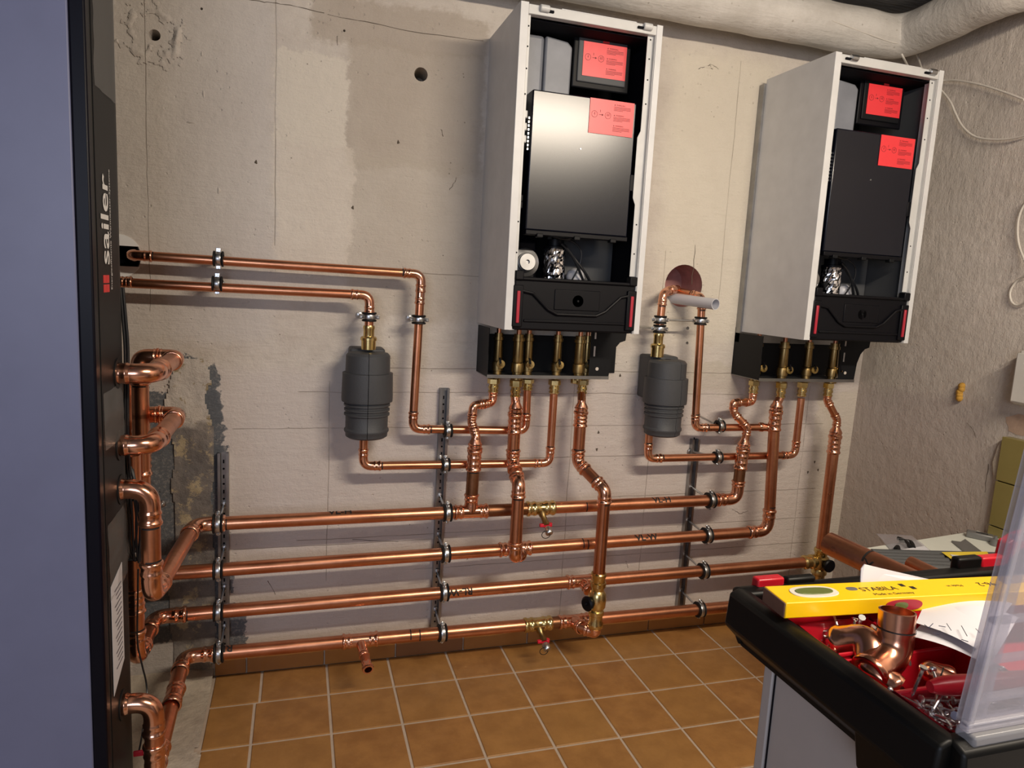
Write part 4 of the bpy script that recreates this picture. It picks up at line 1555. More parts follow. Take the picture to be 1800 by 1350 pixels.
run(tg, [V((g3.x, YS, g3.z + .03)), V((g3.x + .003, YS, g4.z)), V((g5.x, YS, g5.z)), V((g5.x, YS, at(1409, 700, YS).z))], R28)
brass_top(tg, (g5.x, YS, zb2 - .012), (g5.x, YS, at(1411, 697, YS).z))
for (px, py, lab) in ((1160, 562, 'upper of two stacked clamps above the right separator'), (1158, 578, 'lower of two stacked clamps above the right separator')):
    c = at(px, py, YS)
    clamp(V((g1.x + .001, YS, c.z)), (0, 0, 1), R28, None if py < 570 else V((g1.x - .04, -.003, c.z)), lab, (1, 0, 0))
c = at(1230, 564, YS)
tk = clamp(V((f0.x - .004, YS, c.z)), (0, 0, 1), R28, V((g1.x + .02, YS, at(1160, 562, YS).z)), 'clamp joined by a long rod to the pair above the right separator', (1, 0, 0))
c = at(1265, 749, YS)
clamp(c, (1, 0, 0), R28, V((c.x - .03, -.004, c.z + .02)), 'clamp on the upper thin pipe left of the right boiler riser', (-.1, 0, 1))
c = at(1261, 804, YS)
clamp(c, (1, 0, 0), R28, V((c.x - .055, -.004, c.z)), 'clamp on the lower thin pipe left of the right boiler riser', (-.1, 0, 1))

# riser G
tgg = thing('copper_riser', 'long thick riser under the right boiler reaching the right end of the second row pipe', 'copper pipe', (xe2, YR, .5))
YG = -.14
a = at(1374, 676, YG)
xg = at(1360, 760, YR).x
brass_top(tgg, (a.x, YG, zb2 - .01), (a.x, YG, at(1371, 700, YG).z))
run(tgg, [V((a.x, YG, at(1371, 698, YG).z)), V((xg, YR, at(1367, 712, YR).z))], R28 * 1.1, mat='copper_fitting')
reducer(tgg, V((xg, YR, at(1364, 724, YR).z)), V((xg, YR, at(1366, 704, YR).z)), R42, R28)
coupling(tgg, V((xg, YR, at(1362, 757, YR).z)), V((xg, YR, at(1364, 723, YR).z)), R42, name='tee_fitting')
lathe_part(tgg, 'branch_socket', V((xg - .01, YR + .01, f2.z)), V((xg - .05, YR + .03, f2.z)), [(0, .015), (.5, .015), (.6, .018), (.9, .018), (1, .014)], 'copper_fitting')
pipe_seg(tgg, V((xg, YR, at(1362, 754, YR).z)), V((xe2, YR, rowpt(2, xe2).z + .085)), R42)
mark(tgg, V((xe2, YR, rowpt(2, xe2).z + .097)), (0, 0, 1), R42)

# riser H
th = thing('copper_riser', 'leftmost riser under the right boiler, S-bent to the right end of the topmost row pipe', 'copper pipe', (xe, YR, .7))
YQ = -.10
a = at(1326, 672, YQ)
brass_top(th, (a.x, YQ, zb2 - .01), (a.x, YQ, at(1325, 692, YQ).z))
pts = [V((a.x, YQ, at(1325, 690, YQ).z)), V((a.x, YQ, at(1325, 707, YQ).z)), at(1289, 708, -.13), at(1290, 726, -.13), V((xe + .016, YR, at(1303, 752, YR).z)), V((xe + .008, YR, at(1301, 785, YR).z))]
run(th, pts, R28, marks=False, k_s=1.3, k_b=1.6)
reducer(th, V((xe + .006, YR, at(1300, 790, YR).z)), V((xe + .009, YR, at(1301, 770, YR).z)), R42, R28)
coupling(th, V((xe + .002, YR, at(1297, 825, YR).z)), V((xe + .006, YR, at(1299, 789, YR).z)), R42)
pipe_seg(th, V((xe + .002, YR, at(1297, 822, YR).z)), V((xe, YR, at(1294, 855, YR).z)), R42, 'copper_dark')

# riser I
ti = thing('copper_riser', 'rightmost riser under the right boiler, ending in a brass valve near the corner', 'copper pipe', at(1450, 900, YR))
a = at(1457, 676, YG)
brass_top(ti, (a.x, YG, zb2 - .01), (a.x, YG, at(1455, 697, YG).z))
xi0 = at(1466, 765, YR).x
xi1 = at(1444, 985, YR).x
xi = at(1458, 850, YR).x
run(ti, [V((a.x, YG, at(1455, 696, YG).z)), V((a.x + .0, YG, at(1456, 703, YG).z)), V((xi, YR, at(1467, 738, YR).z)), V((xi, YR, at(1466, 760, YR).z))], R28, marks=False, k_s=1.3, k_b=1.6)
reducer(ti, V((xi, YR, at(1466, 768, YR).z)), V((xi, YR, at(1467, 748, YR).z)), R42, R28)
coupling(ti, V((xi, YR, at(1463, 797, YR).z)), V((xi, YR, at(1465, 766, YR).z)), R42)
pipe_seg(ti, V((xi, YR, at(1463, 795, YR).z)), V((xi, YR, rowpt(3, xi).z + .05)), R42)
zi = rowpt(3, xi).z
lathe_part(ti, 'valve_body', (xi, YR, zi + .055), (xi, YR, zi - .075), [(0, .024), (.04, .028), (.12, .028), (.15, .024), (.25, .024), (.3, .033), (.5, .035), (.62, .032), (.66, .026), (.72, .030), (.82, .030), (.86, .024), (1, .024)], 'brass', 24)
lathe_part(ti, 'valve_inlet', (xe3 - .004, YR, zi), (xi, YR, zi), [(0, .023), (.08, .028), (.2, .028), (.25, .024), (.4, .024), (.45, .029), (.6, .029), (.65, .024), (1, .024)], 'brass', 24)
MB().lathe((xi, YR - .025, zi), (.0, -1, 0), [(0, .008), (.016, .008), (.018, .024), (.030, .026), (.034, .022), (.034, .004)], 24).build('knob', 'black_plastic', ti)
pipe_seg(ti, V((xi, YR, zi - .07)), V((xi, YR, rowpt(4, xi).z)), R42)

# white drain pipe stub
td2 = thing('plastic_pipe', 'short white plastic pipe sticking out of the round wall hole between the boilers', 'pipe', (1.38, 0, 1.32))
A_, B_ = V((1.325, .10, 1.33)), at(1258, 535, -.205)
d_ = B_ - A_
L_ = d_.length
MB().lathe(A_, d_, [(0, .0195), (L_, .0195), (L_, .0172), (0, .0172)], 28, caps=False).build('tube', 'pvc', td2)
MB().lathe((1.385, 0.006, 1.372), (0.05, 1, .05), [(0, .0785), (.15, .072), (.151, .03), (.152, .001)], 32, caps=False).build('hole_lining', 'brick_red', wall, angle=.5)
# sleeve in the left hole; chrome reflections painted as white arcs on black
sl_ = thing('pipe_sleeve', 'sleeve in the round wall hole beside the left cabinet, its reflections painted black and white', 'pipe sleeve', (-.508, 0, 1.366))
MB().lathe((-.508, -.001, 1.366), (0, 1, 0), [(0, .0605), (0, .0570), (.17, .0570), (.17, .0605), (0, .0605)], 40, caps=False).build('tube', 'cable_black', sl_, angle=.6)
MB().lathe((-.508, .10, 1.366), (0, 1, 0), [(0, .0565), (.004, .0565)], 32).build('inner_stop', 'black_matte', sl_)
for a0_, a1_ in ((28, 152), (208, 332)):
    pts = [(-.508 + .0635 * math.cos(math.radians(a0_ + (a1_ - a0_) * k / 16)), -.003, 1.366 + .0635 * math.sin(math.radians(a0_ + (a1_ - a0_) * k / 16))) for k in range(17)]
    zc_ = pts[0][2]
    MB().prism(pts, (0, .004, 0)).build('painted_reflection', 'white_print', sl_, smooth=False)

# handwriting on the pipes
text('pen_writing', 'VL-H', .034, rowpt(1, rx(1160, 880)) , (1, 0, 0), (0, 0.75, .66), 'marker', t1, align='CENTER', wrap=R42, bold=.0007)
text('pen_writing', 'VL-W', .036, rowpt(2, rx(1133, 947)), (1, 0, 0), (0, .7, .7), 'marker', t2, align='CENTER', wrap=R42, bold=.0007)
text('pen_writing', 'RL-W', .034, rowpt(3, rx(808, 1035)), (-1, 0, 0), (0, -.35, -.93), 'marker', t3, align='CENTER', wrap=R42, bold=.0007)
text('pen_writing', 'VL-H', .034, rowpt(1, rx(598, 903)), (1, 0, 0), (0, .98, .15), 'marker', t1, align='CENTER', wrap=R42, bold=.0007)
text('pen_writing', 'RL-H', .034, rowpt(4, rx(388, 1145)) + V((0, 0, 0)), (-1, 0, 0), (0, -.9, -.4), 'marker', t4, align='CENTER', wrap=R42, bold=.0007)
for k, px in ((1, 1028), (2, 1022), (2, 1030), (4, 720), (4, 736)):
    mark({1: t1, 2: t2, 4: t4}[k], rowpt(k, rx(px, {1: 885, 2: 955, 4: 1112}[k])), (1, 0, 0), R42)

# ---------------------------------------------------------------- cabinet at the left edge
uc = thing('heat_station_cabinet', 'tall blue-grey cabinet with black edge filling the left side', 'cabinet', (-.9, -.7, 0))
YFc, YBc = -.805, -.585
MB().box((-1.75, YFc - .004, .02), (SX - .028, YFc + .02, 2.38)).build('front_door', 'unit_blue', uc, bevel=.003)
MB().box((SX - .028, YFc - .003, .02), (SX, YFc + .024, 2.38)).build('edge_frame', 'unit_edge', uc, bevel=.004)
sp = MB().box((-1.75, YFc + .02, .02), (SX - .001, YBc, 2.38)).build('body', 'unit_side', uc, smooth=False)
pl = MB().box((SX - .001, YFc + .034, .04), (SX + .0006, YBc - .02, 2.36)).build('side_panel', 'black_steel', uc, smooth=False)
for (y, z) in ((YH, at(268, 657, YH).z), (YH, at(268, 782, YH).z), (YH, h3.z), (-.68, h4.z)):
    MB().lathe((SX, y, z), (1, 0, 0), [(0, .034), (.003, .034), (.003, .024), (0, .024)], 24).build('grommet', 'rubber', uc)
zlo = hit(202, 512, 0, SX).z
zhi = hit(197, 342, 0, SX).z
ylg = hit(197, 420, 0, SX).y
text('logo_lettering', 'sailer', .085, (SX + .001, -.712, zlo + .055), (0, 0, 1), (0, -1, 0), 'white_print', uc, align='LEFT', bold=.0012)
lo = bpy.data.objects['logo_lettering']
text('logo_tagline', 'Energieeffiziente Warmwasser-Systeme', .0155, (SX + .001, -.672, zlo + .004), (0, 0, 1), (0, -1, 0), 'white_print', uc, align='LEFT')
g = MB()
for y0_, z0_, z1_ in ((-.735, zlo, zlo + .016), (-.735, zlo + .019, zlo + .035), (-.712, zlo, zlo + .016), (-.712, zlo + .019, zlo + .035)):
    g.box((SX + .0006, y0_, z0_), (SX + .0014, y0_ + .021, z1_))
g.build('logo_mark', 'red_print', uc, smooth=False)
text('web_address', 'www.sailer.de', .016, (SX + .001, -.70, zlo - .06), (0, -1, 0), (0, 0, 1), 'white_print', uc, align='CENTER') if False else None
# documents taped on the side
ds = thing('taped_document', 'white document taped low on the side of the left cabinet', 'paper', (SX, -.69, .55))
za, zb4 = hit(212, 985, 0, SX).z, hit(218, 1150, 0, SX).z
MB().prism([(SX + .002, -.755, zb4 - .04), (SX + .004, -.665, zb4), (SX + .004, -.665, za), (SX + .002, -.755, za - .02)], (.0008, 0, 0)).build('sheet', 'paper', ds, smooth=False)
g = MB()
for k in range(16):
    z_ = za - .04 - k * .012
    g.box((SX + .0052, -.735 + (k % 3) * .008, z_), (SX + .0056, -.68, z_ + .0015))
g.build('printed_lines', 'ink', ds, smooth=False)


def film(pts, name='plastic_film', lab=''):
    mb = MB()
    nz_ = 40
    z0_, z1_ = pts
    vs = []
    for i in range(nz_ + 1):
        z_ = z0_ + (z1_ - z0_) * i / nz_
        for j in range(7):
            y_ = -.765 + j * .028
            vs.append((SX + .002 + .006 * abs(noise.noise(V((y_ * 30, 0, z_ * 14)))), y_ + .008 * noise.noise(V((0, z_ * 9, 1))), z_))
    mb.add(vs, [(i * 7 + j, i * 7 + j + 1, (i + 1) * 7 + j + 1, (i + 1) * 7 + j) for i in range(nz_) for j in range(6)])
    return tag(mb.build(name, 'film', None, angle=2.5), lab, 'plastic film')


film((1.68, 2.32), lab='crinkled clear film hanging on the upper side of the left cabinet')
film((.96, 1.08), lab='crinkled clear film between the two copper loops on the left cabinet')
film((.63, .80), lab='crinkled clear film below the third copper outlet on the left cabinet')


def spline(P, k=8):
    out = []
    for i in range(len(P) - 1):
        p0, p1, p2, p3 = P[max(0, i - 1)], P[i], P[i + 1], P[min(len(P) - 1, i + 2)]
        for j in range(k):
            t = j / k
            out.append(0.5 * ((2 * p1) + (p2 - p0) * t + (2 * p0 - 5 * p1 + 4 * p2 - p3) * t * t + (3 * p1 - 3 * p2 + p3 - p0) * t ** 3))
    out.append(P[-1])
    return out


bc = thing('cable_bundle', 'black cables looped between the left cabinet and the copper pipes', 'cables', (SX, -.55, .9))
for k in range(2):
    P = [at(212 + 4 * k, 505, -.57), at(216 + 5 * k, 560, -.57), at(220 + 5 * k, 620, -.57), at(220 + 4 * k, 720, -.57), at(224 + 3 * k, 820, -.56), at(232 + 3 * k, 880, -.54)]
    MB().sweep(spline(P), .0035, 8).build('cable', 'cable_black', bc)
for k in range(7):
    x0_ = 222 + k * 3
    P = [at(215 + k * 3, 800 + k * 4, -.55), at(x0_ + random.uniform(-2, 4), 870, -.56), at(x0_ + random.uniform(-3, 8), 930, -.55), at(x0_ + 4 + random.uniform(-4, 6), 965 + k * 4, -.55), at(240 + k * 1.5, 985 - k * 3, -.545), at(246 + k * .6, 930, -.54), at(238 + k, 870, -.54)]
    MB().sweep(spline(P, 6), .0026, 8).build('cable', 'cable_black', bc)
P = [at(243, 1000, -.52), at(242, 1060, -.52), at(242, 1130, -.52), at(250, 1170, -.52), at(257, 1200, -.52), at(258, 1230, -.54), at(250, 1290, -.60), at(244, 1322, -.63)]
sw = thing('sensor_wire', 'thin black wire with a red tag hanging beside the lowest pipe elbow', 'wire', P[-1])
MB().sweep(spline(P), .0022, 8).build('wire', 'cable_black', sw)
c = P[-1]
MB().box(c + V((-.012, -.003, -.010)), c + V((.010, .003, .004))).build('red_tag', 'valve_red', sw, bevel=.002)

# ---------------------------------------------------------------- low cabinet in the corner and what lies on it
ZT = .60
lc = thing('low_cabinet', 'low white-topped cabinet standing in the right corner', 'cabinet', (1.93, -.95, 0))
top = [(1.60, -.715, ZT - .025), (2.222, -.632, ZT - .025), (2.222, -1.20, ZT - .025), (1.60, -1.20, ZT - .025)]
MB().prism(top, (0, 0, .025)).build('top', 'table_white', lc, bevel=.004)
MB().prism([(1.63, -.74, 0), (2.20, -.66, 0), (2.20, -1.18, 0), (1.63, -1.18, 0)], (0, 0, ZT - .0255)).build('body', 'appliance_white', lc, smooth=False)
zb = thing('zip_bag', 'clear zip bag with dark curved rubber parts and a white label on the low cabinet', 'bag', hit(1590, 955, 2, ZT))


def zp(px, py, z_=ZT + .004):
    return hit(px, py, 2, z_)


mb = MB()
c4_ = [zp(1540, 938), zp(1602, 941), zp(1642, 972), zp(1575, 976)]
vs = []
N = 14
for h_, sg in ((.012, 1), (0, 0)):
    for i in range(N + 1):
        for j in range(N + 1):
            a, b_ = i / N, j / N
            q = (c4_[0].lerp(c4_[1], a)).lerp(c4_[3].lerp(c4_[2], a), b_)
            bulge = math.sin(PI * a) * math.sin(PI * b_)
            q = q + V((0, 0, (bulge * .016 + .004 * noise.noise(q * 60)) * sg))
            q.z = max(q.z, ZT + .001)
            vs.append(q)
m = (N + 1)
mb.add(vs, [(i * m + j, i * m + j + 1, (i + 1) * m + j + 1, (i + 1) * m + j) for i in range(N) for j in range(N)] + [(m * m + i * m + j, m * m + i * m + j + 1, m * m + (i + 1) * m + j + 1, m * m + (i + 1) * m + j) for i in range(N) for j in range(N)])
mb.build('bag_film', 'clear_plastic', zb, angle=2.5)
MB().prism([zp(1585, 966, ZT + .014), zp(1625, 960, ZT + .014), zp(1638, 972, ZT + .012), zp(1592, 976, ZT + .012)], (0, 0, .0006)).build('bag_label', 'paper', zb, smooth=False)
for pts in ([(1577, 946), (1584, 948), (1593, 953), (1600, 961)], [(1581, 950), (1590, 951), (1601, 953), (1606, 962)], [(1574, 965), (1578, 961), (1580, 968)]):
    MB().sweep(spline([zp(a, b_, ZT + .016) for a, b_ in pts], 5), .006, 10).build('rubber_part', 'rubber', zb)
gt = thing('grey_hand_tool', 'grey metal clamping tool lying at the back of the low cabinet', 'tool', zp(1725, 948))
a, b_ = zp(1698, 942, ZT), zp(1745, 952, ZT)
d = (b_ - a).normalized()
mt = Matrix((d, V((-d.y, d.x, 0)), V((0, 0, 1)))).transposed().to_4x4()
mt.translation = a
Lt = (b_ - a).length
MB().box((0, -.016, 0), (Lt, .016, .020), mt).build('bar', 'tool_grey', gt, bevel=.003)
MB().box((Lt * .35, -.004, .020), (Lt * .8, .004, .0205), mt).build('slot', 'black_matte', gt, smooth=False)
MB().lathe(b_ + V((-.03, -.03, 0)), (0, 0, 1), [(0, .013), (.018, .013), (.022, .006), (.032, .005)], 16).build('set_screw', 'tool_grey', gt)
gp = MB().prism([zp(1672, 953, ZT), zp(1688, 955, ZT), zp(1696, 950, ZT), (zp(1725, 972, ZT)), zp(1700, 976, ZT)], (0, 0, .006)).build('metal_plate', 'tool_grey', None, bevel=.001)
tag(gp, 'flat grey notched metal plate in front of the clamping tool', 'metal plate')
# wrapped grey rods with yellow sticker
wb = thing('wrapped_rods', 'plastic-wrapped dark grey rods with a yellow sticker on the low cabinet', 'package', zp(1650, 985))
for k in range(5):
    MB().sweep([zp(1532 + k * 2, 972 + k * 5, ZT + .012), zp(1760, 978 + k * 7, ZT + .012)], .012, 10).build('rod', 'grey_liner', wb)
MB().prism([zp(1655, 971, ZT + .026), zp(1735, 970, ZT + .026), zp(1745, 988, ZT + .026), zp(1682, 990, ZT + .026)], (0, 0, .001)).build('sticker', 'box_yellow', wb, smooth=False)
MB().prism([zp(1670, 975, ZT + .0275), zp(1688, 977, ZT + .0275), zp(1698, 984, ZT + .0275), zp(1682, 985, ZT + .0275)], (0, 0, .001)).build('barcode', 'paper', wb, smooth=False)

# ---------------------------------------------------------------- white appliance with the tool tray on top
ap = thing('white_appliance', 'white appliance with plain side panel under the black tool tray', 'appliance', (.95, -1.85, 0))
ZA = .855
MB().box((.634, -2.18, .03), (1.24, -1.60, ZA)).build('housing', 'appliance_white', ap, bevel=.006)
MB().box((.630, -1.604, .03), (.652, -1.586, ZA)).build('rear_trim', 'appliance_white', ap, bevel=.002)
MB().box((.6325, -1.608, .03), (.636, -1.606, ZA - .01)).build('seam', 'black_matte', ap, smooth=False)
for x_, y_ in ((.66, -2.14), (1.2, -2.14), (.66, -1.64), (1.2, -1.64)):
    MB().lathe((x_, y_, 0), (0, 0, 1), [(0, .02), (.03, .02)], 14).build('foot', 'black_plastic', ap)

ZR = .94
tr = thing('tool_tray', 'black plastic tool case tray with red latches standing on the white appliance', 'tool case', (.95, -1.72, ZA))
x0, x1, y0, y1 = .598, 1.36, -1.895, -1.553
zl = ZA + .001
# walls: rim profile swept round as four prisms
prof = [(0, ZR), (-.014, ZR - .006), (-.018, ZR - .052), (.012, ZR - .082), (.016, ZR - .07), (.016, ZR - .004)]
MB().prism([(x0 + a, y0, z_) for a, z_ in prof], (0, y1 - y0, 0)).build('side_wall', 'tray_black', tr, bevel=.004)
MB().prism([(x1 - a, y0, z_) for a, z_ in prof], (0, y1 - y0, 0)).build('side_wall', 'tray_black', tr, bevel=.004)
MB().prism([(x0, y0 + a, z_) for a, z_ in prof], (x1 - x0, 0, 0)).build('front_wall', 'tray_black', tr, bevel=.004)
MB().prism([(x0, y1 - a, z_) for a, z_ in prof], (x1 - x0, 0, 0)).build('rear_wall', 'tray_black', tr, bevel=.004)
MB().prism([(x0 - .016, y0, ZR - .05), (x0 - .016, y0 + .10, ZR - .05), (x0 - .006, y0 + .10, ZR - .100), (x0 - .006, y0, ZR - .112)], (.03, 0, 0)).build('corner_block', 'tray_black', tr, bevel=.003)
MB().box((x0 + .008, y0 + .008, zl), (x1 - .008, y1 - .008, zl + .006)).build('tray_floor', 'tray_black', tr, smooth=False)
MB().box((x0 + .030, y1 - .004, ZR - .03), (x0 + .075, y1 + .012, ZR + .010)).build('latch', 'red_plastic', tr, bevel=.003)
MB().box((x0 + .080, y1 - .004, ZR - .03), (x0 + .130, y1 + .010, ZR + .008)).build('latch_base', 'tray_black', tr, bevel=.004)
MB().box((x0 + .40, y1 - .004, ZR - .01), (x0 + .45, y1 + .012, ZR + .016)).build('latch_base', 'tray_black', tr, bevel=.004)
MB().box((x0 + .45, y1 - .004, ZR - .01), (x0 + .50, y1 + .012, ZR + .014)).build('latch', 'red_plastic', tr, bevel=.003)
MB().prism([(x0 + .50, y1, ZR - .01), (x0 + .56, y1, ZR - .01), (x0 + .56, y1, ZR + .050), (x0 + .53, y1, ZR + .046), (x0 + .505, y1, ZR + .034)], (0, .02, 0)).build('latch', 'red_plastic', tr, bevel=.003)
MB().prism([(x0 + .505, y1 - .03, ZR - .01), (x0 + .60, y1 - .03, ZR - .01), (x0 + .60, y1 - .03, ZR + .036), (x0 + .53, y1 - .03, ZR + .030), (x0 + .51, y1 - .03, ZR + .016)], (0, .026, 0)).build('carry_grip', 'tray_black', tr, bevel=.006)


def bin_(xa, xb, ya, yb, za_, zt_, label):
    t = thing('red_bin', label, 'bin', ((xa + xb) / 2, (ya + yb) / 2, za_))
    e = .002
    MB().box((xa, ya, za_), (xb, yb, za_ + e)).box((xa, ya, za_), (xa + e, yb, zt_)).box((xb - e, ya, za_), (xb, yb, zt_)).box((xa, ya, za_), (xb, ya + e, zt_)).box((xa, yb - e, za_), (xb, yb, zt_)).build('box', 'red_plastic', t, smooth=False)
    r_ = .0025
    MB().sweep([(xa, ya, zt_), (xb, ya, zt_), (xb, yb, zt_), (xa, yb, zt_)], r_, 8, ring=True).build('rim', 'red_plastic', t)
    return t


zf = zl + .007
bin_(.622, .80, -1.645, -1.575, zf, ZR - .020, 'red bin under the spirit level at the back of the tray')
bin_(.622, .735, -1.722, -1.650, zf, ZR - .012, 'small red bin with screws in front of the spirit level')
bin_(.622, .80, -1.800, -1.727, zf, ZR - .018, 'red bin holding the loose copper elbows')
bin_(.622, .80, -1.880, -1.805, zf, ZR - .010, 'red bin heaped with screws at the near end of the tray')
bin_(.81, 1.05, -1.80, -1.575, zf, ZR - .018, 'large red bin under the papers')
bin_(.81, 1.05, -1.880, -1.805, zf, ZR - .018, 'red bin behind the clear lid at the near right')

# screws
sm = MB()
sm.lathe((0, 0, 0), (0, 0, 1), [(0, .0003)] + [(.003 + k * .0016, .0021 if k % 2 else .0015) for k in range(16)] + [(.034, .0018), (.036, .0042), (.038, .0045)], 8)
sme = sm.mesh('screw', 'zinc_bright')
sc_root = None


def screw(p, e, lab, grp):
    o = bpy.data.objects.new('screw', sme)
    COL.objects.link(o)
    o.location = p
    o.rotation_euler = e
    return tag(o, lab, 'screw', grp)


random.seed(3)
for k in range(120):
    x_ = random.uniform(.634, .785)
    y_ = random.uniform(-1.868, -1.818)
    z_ = zf + .008 + .062 * (k / 120) ** .8
    screw((x_, y_, z_), (random.uniform(1.1, 1.9), random.uniform(-.4, .4), random.uniform(0, 6.3)), 'loose zinc screw in the near screw bin of the tray', 'screws in the near bin')
for p, e, lb in (((.638, -1.812, ZR - .012), (.15, .12, 0), 'zinc screw standing upright at the left end of the near bin'), ((.668, -1.825, ZR - .014), (-.2, 1.0, .9), 'zinc screw leaning with its head up beside the red handle'),
                 ((.645, -1.832, ZR - .018), (.2, 1.05, .6), 'zinc screw slanting over the left edge of the near screw heap')):
    screw(p, e, lb, 'raised screws on the near heap')
for k in range(60):
    screw((random.uniform(.634, .725), random.uniform(-1.712, -1.66), zf + .008 + .058 * k / 60), (random.uniform(.4, 2.4), random.uniform(-.6, .6), random.uniform(0, 6.3)), 'loose zinc screw in the small bin in front of the spirit level', 'screws in the small bin')
# red handle lying in the near bin
rh = thing('red_handled_tool', 'red plastic handled tool lying on the screws in the near bin', 'tool', (.74, -1.842, ZR - .01))
MB().sweep(resample([V((.650, -1.822, ZR + .004)), V((.77, -1.838, ZR + .006))], .01), [.006, .009, .0105, .011, .011, .0105, .0105, .0105, .011, .011, .011, .011, .0105, .010][:len(resample([V((.650, -1.822, ZR + .004)), V((.77, -1.838, ZR + .006))], .01))], 16).build('handle', 'red_plastic', rh)
MB().lathe((.77, -1.838, ZR + .006), (1, -.12, 0), [(0, .004), (.09, .004)], 10).build('shaft', 'zinc', rh)


# loose copper elbows
def loose_elbow(c, d1, d2, r, lab, s=.030):
    d1, d2 = V(d1).normalized(), V(d2).normalized()
    c = V(c)
    t = thing('loose_copper_elbow', lab, 'elbow fitting', c)
    pts = arcpath([c - d1 * (r * 1.5 + s), c, c + d2 * (r * 1.5 + s)], r * 1.5, 9)
    tl = sum((b_ - a).length for a, b_ in zip(pts, pts[1:]))
    pathprof(pts, [(.016, r * .88), (0, r * .88), (0, r * 1.05), (.002, r * 1.10), (.007, r * 1.10), (.010, r * 1.02), (s, r * 1.02), (s + .002, r), (tl - .0005, r), (tl, r * .9), (tl - .016, r * .88)]).build('body', 'copper_fitting', t, angle=1.0)
    MB().sweep([c - d1 * (r * 1.5 + s - .013), c - d1 * (r * 1.5 + s - .018)], r * .9, 20).build('bore', 'copper_dark', t)
    MB().sweep([c + d2 * (r * 1.5 + s - .013), c + d2 * (r * 1.5 + s - .018)], r * .9, 20).build('bore', 'copper_dark', t)
    q = c + d2 * (r * 1.5)
    MB().lathe(q - d2 * .0007, d2, [(0, r * 1.04), (.0015, r * 1.04)], 24, caps=False).build('pen_mark', 'marker', t)
    return t


loose_elbow(hit(1572, 1150, 2, ZR - .008), (1, .25, .25), (.05, .12, 1), .0205, 'loose copper elbow standing upright in the tray with a black pen line', .022)
loose_elbow(hit(1532, 1122, 2, ZR + .004), (.45, -.75, .5), (-.45, -.5, -.75), .0190, 'loose copper elbow lying tilted left of the upright one', .016)
loose_elbow(hit(1520, 1168, 2, ZR - .014), (-.5, .7, .45), (.75, -.2, -.45), .0165, 'loose copper elbow lowest in the heap at the tray edge', .014)
loose_elbow(hit(1622, 1176, 2, ZR - .022), (-1, .5, .2), (.6, -.8, -.2), .012, 'small loose copper elbow right of the upright one', .014)

# spirit level
lv = thing('spirit_level', 'long yellow spirit level lying across the tool tray', 'spirit level', (.8, -1.68, ZR))
zl1 = ZR + .0045
hgt, wid, Llv = .0215, .050, .72
o_ = hit(1382, 1060, 2, zl1 + hgt)
far = hit(1760, 1041, 2, zl1 + hgt)
u = (far - o_)
u.z = 0
u.normalize()
v = V((-u.y, u.x, 0))
ml = Matrix((u, v, V((0, 0, 1)))).transposed().to_4x4()
ml.translation = V((o_.x, o_.y, zl1))
body = MB().box((0, 0, 0), (Llv, wid, hgt), ml).build('body', 'level_yellow', lv, bevel=.0015)
MB().box((-.0015, .001, .001), (.001, wid - .001, hgt - .001), ml).build('end_cap', 'end_brown', lv, bevel=.0008)


def oval(cx, cy, a, b_, z_, face='top', h=.0012, n_=28):
    pts = []
    for k in range(n_):
        t_ = 2 * PI * k / n_
        x_, y_ = math.cos(t_), math.sin(t_)
        x_ = math.copysign(abs(x_) ** .8, x_)
        y_ = math.copysign(abs(y_) ** .8, y_)
        if face == 'top':
            pts.append(ml @ V((cx + a * x_, cy + b_ * y_, z_)))
        else:
            pts.append(ml @ V((cx + a * x_, z_, cy + b_ * y_)))
    if face == 'top':
        return MB().prism(pts, (0, 0, h))
    return MB().prism(pts, -v * h)


oval(.058, wid * .52, .034, .0165, hgt).build('vial_surround', 'vial_rim', lv, bevel=.0005)
oval(.058, wid * .52, .027, .0095, hgt + .0011).build('end_vial', 'vial_green', lv, bevel=.0004)
oval(.175, hgt * .5, .028, .0075, 0, 'side').build('side_vial_surround', 'latch_red', lv)
oval(.170, hgt * .5, .010, .0045, -.0011, 'side').build('side_vial', 'vial_green', lv)
oval(.118, wid * .6, .008, .005, hgt, h=.0006).build('sticker', 'tool_grey', lv)
W3 = lambda a, b_: ml @ V((a, b_, hgt))
text('print_main', 'STABILA', .0155, W3(.128, wid * .52), u, v, 'marker', lv, .0004)
text('print_sub', 'Made in Germany', .0085, W3(.137, wid * .22), u, v, 'marker', lv, .0004)
g = MB()
for a, b_ in ((.196, .60), (.206, .42)):
    g.prism([W3(a, wid * b_), W3(a + .007, wid * b_), W3(a + .007, wid * (b_ + .16)), W3(a, wid * (b_ + .16))], (0, 0, .0004))
g.build('print_blocks', 'marker', lv, smooth=False)
text('print_size', '96-2', .016, W3(.345, wid * .52), -u, -v, 'marker', lv, .0004)
text('print_note', 'Made in', .008, W3(.290, wid * .5), -u, -v, 'marker', lv, .0004)
text('print_fine', 'LEVEL 196', .006, W3(.240, wid * .5), u, v, 'marker', lv, .0004) if False else None

# papers
pp = thing('paper_sheets', 'white drawing sheets lying in the tray behind the clear lid', 'paper', (.83, -1.72, ZR))


def sheet(c, z_, name, lines=True, bulge=.012):
    c = [V(q) for q in c]
    N = 12
    vs = []
    for i in range(N + 1):
        for j in range(N + 1):
            a, b_ = i / N, j / N
            q = c[0].lerp(c[1], a).lerp(c[3].lerp(c[2], a), b_)
            vs.append(q + V((0, 0, bulge * math.sin(PI * a) * (0.4 + .6 * b_))))
    m = N + 1
    o = MB().add(vs, [(i * m + j, i * m + j + 1, (i + 1) * m + j + 1, (i + 1) * m + j) for i in range(N) for j in range(N)]).build(name, 'paper', pp, angle=2.5)
    return o


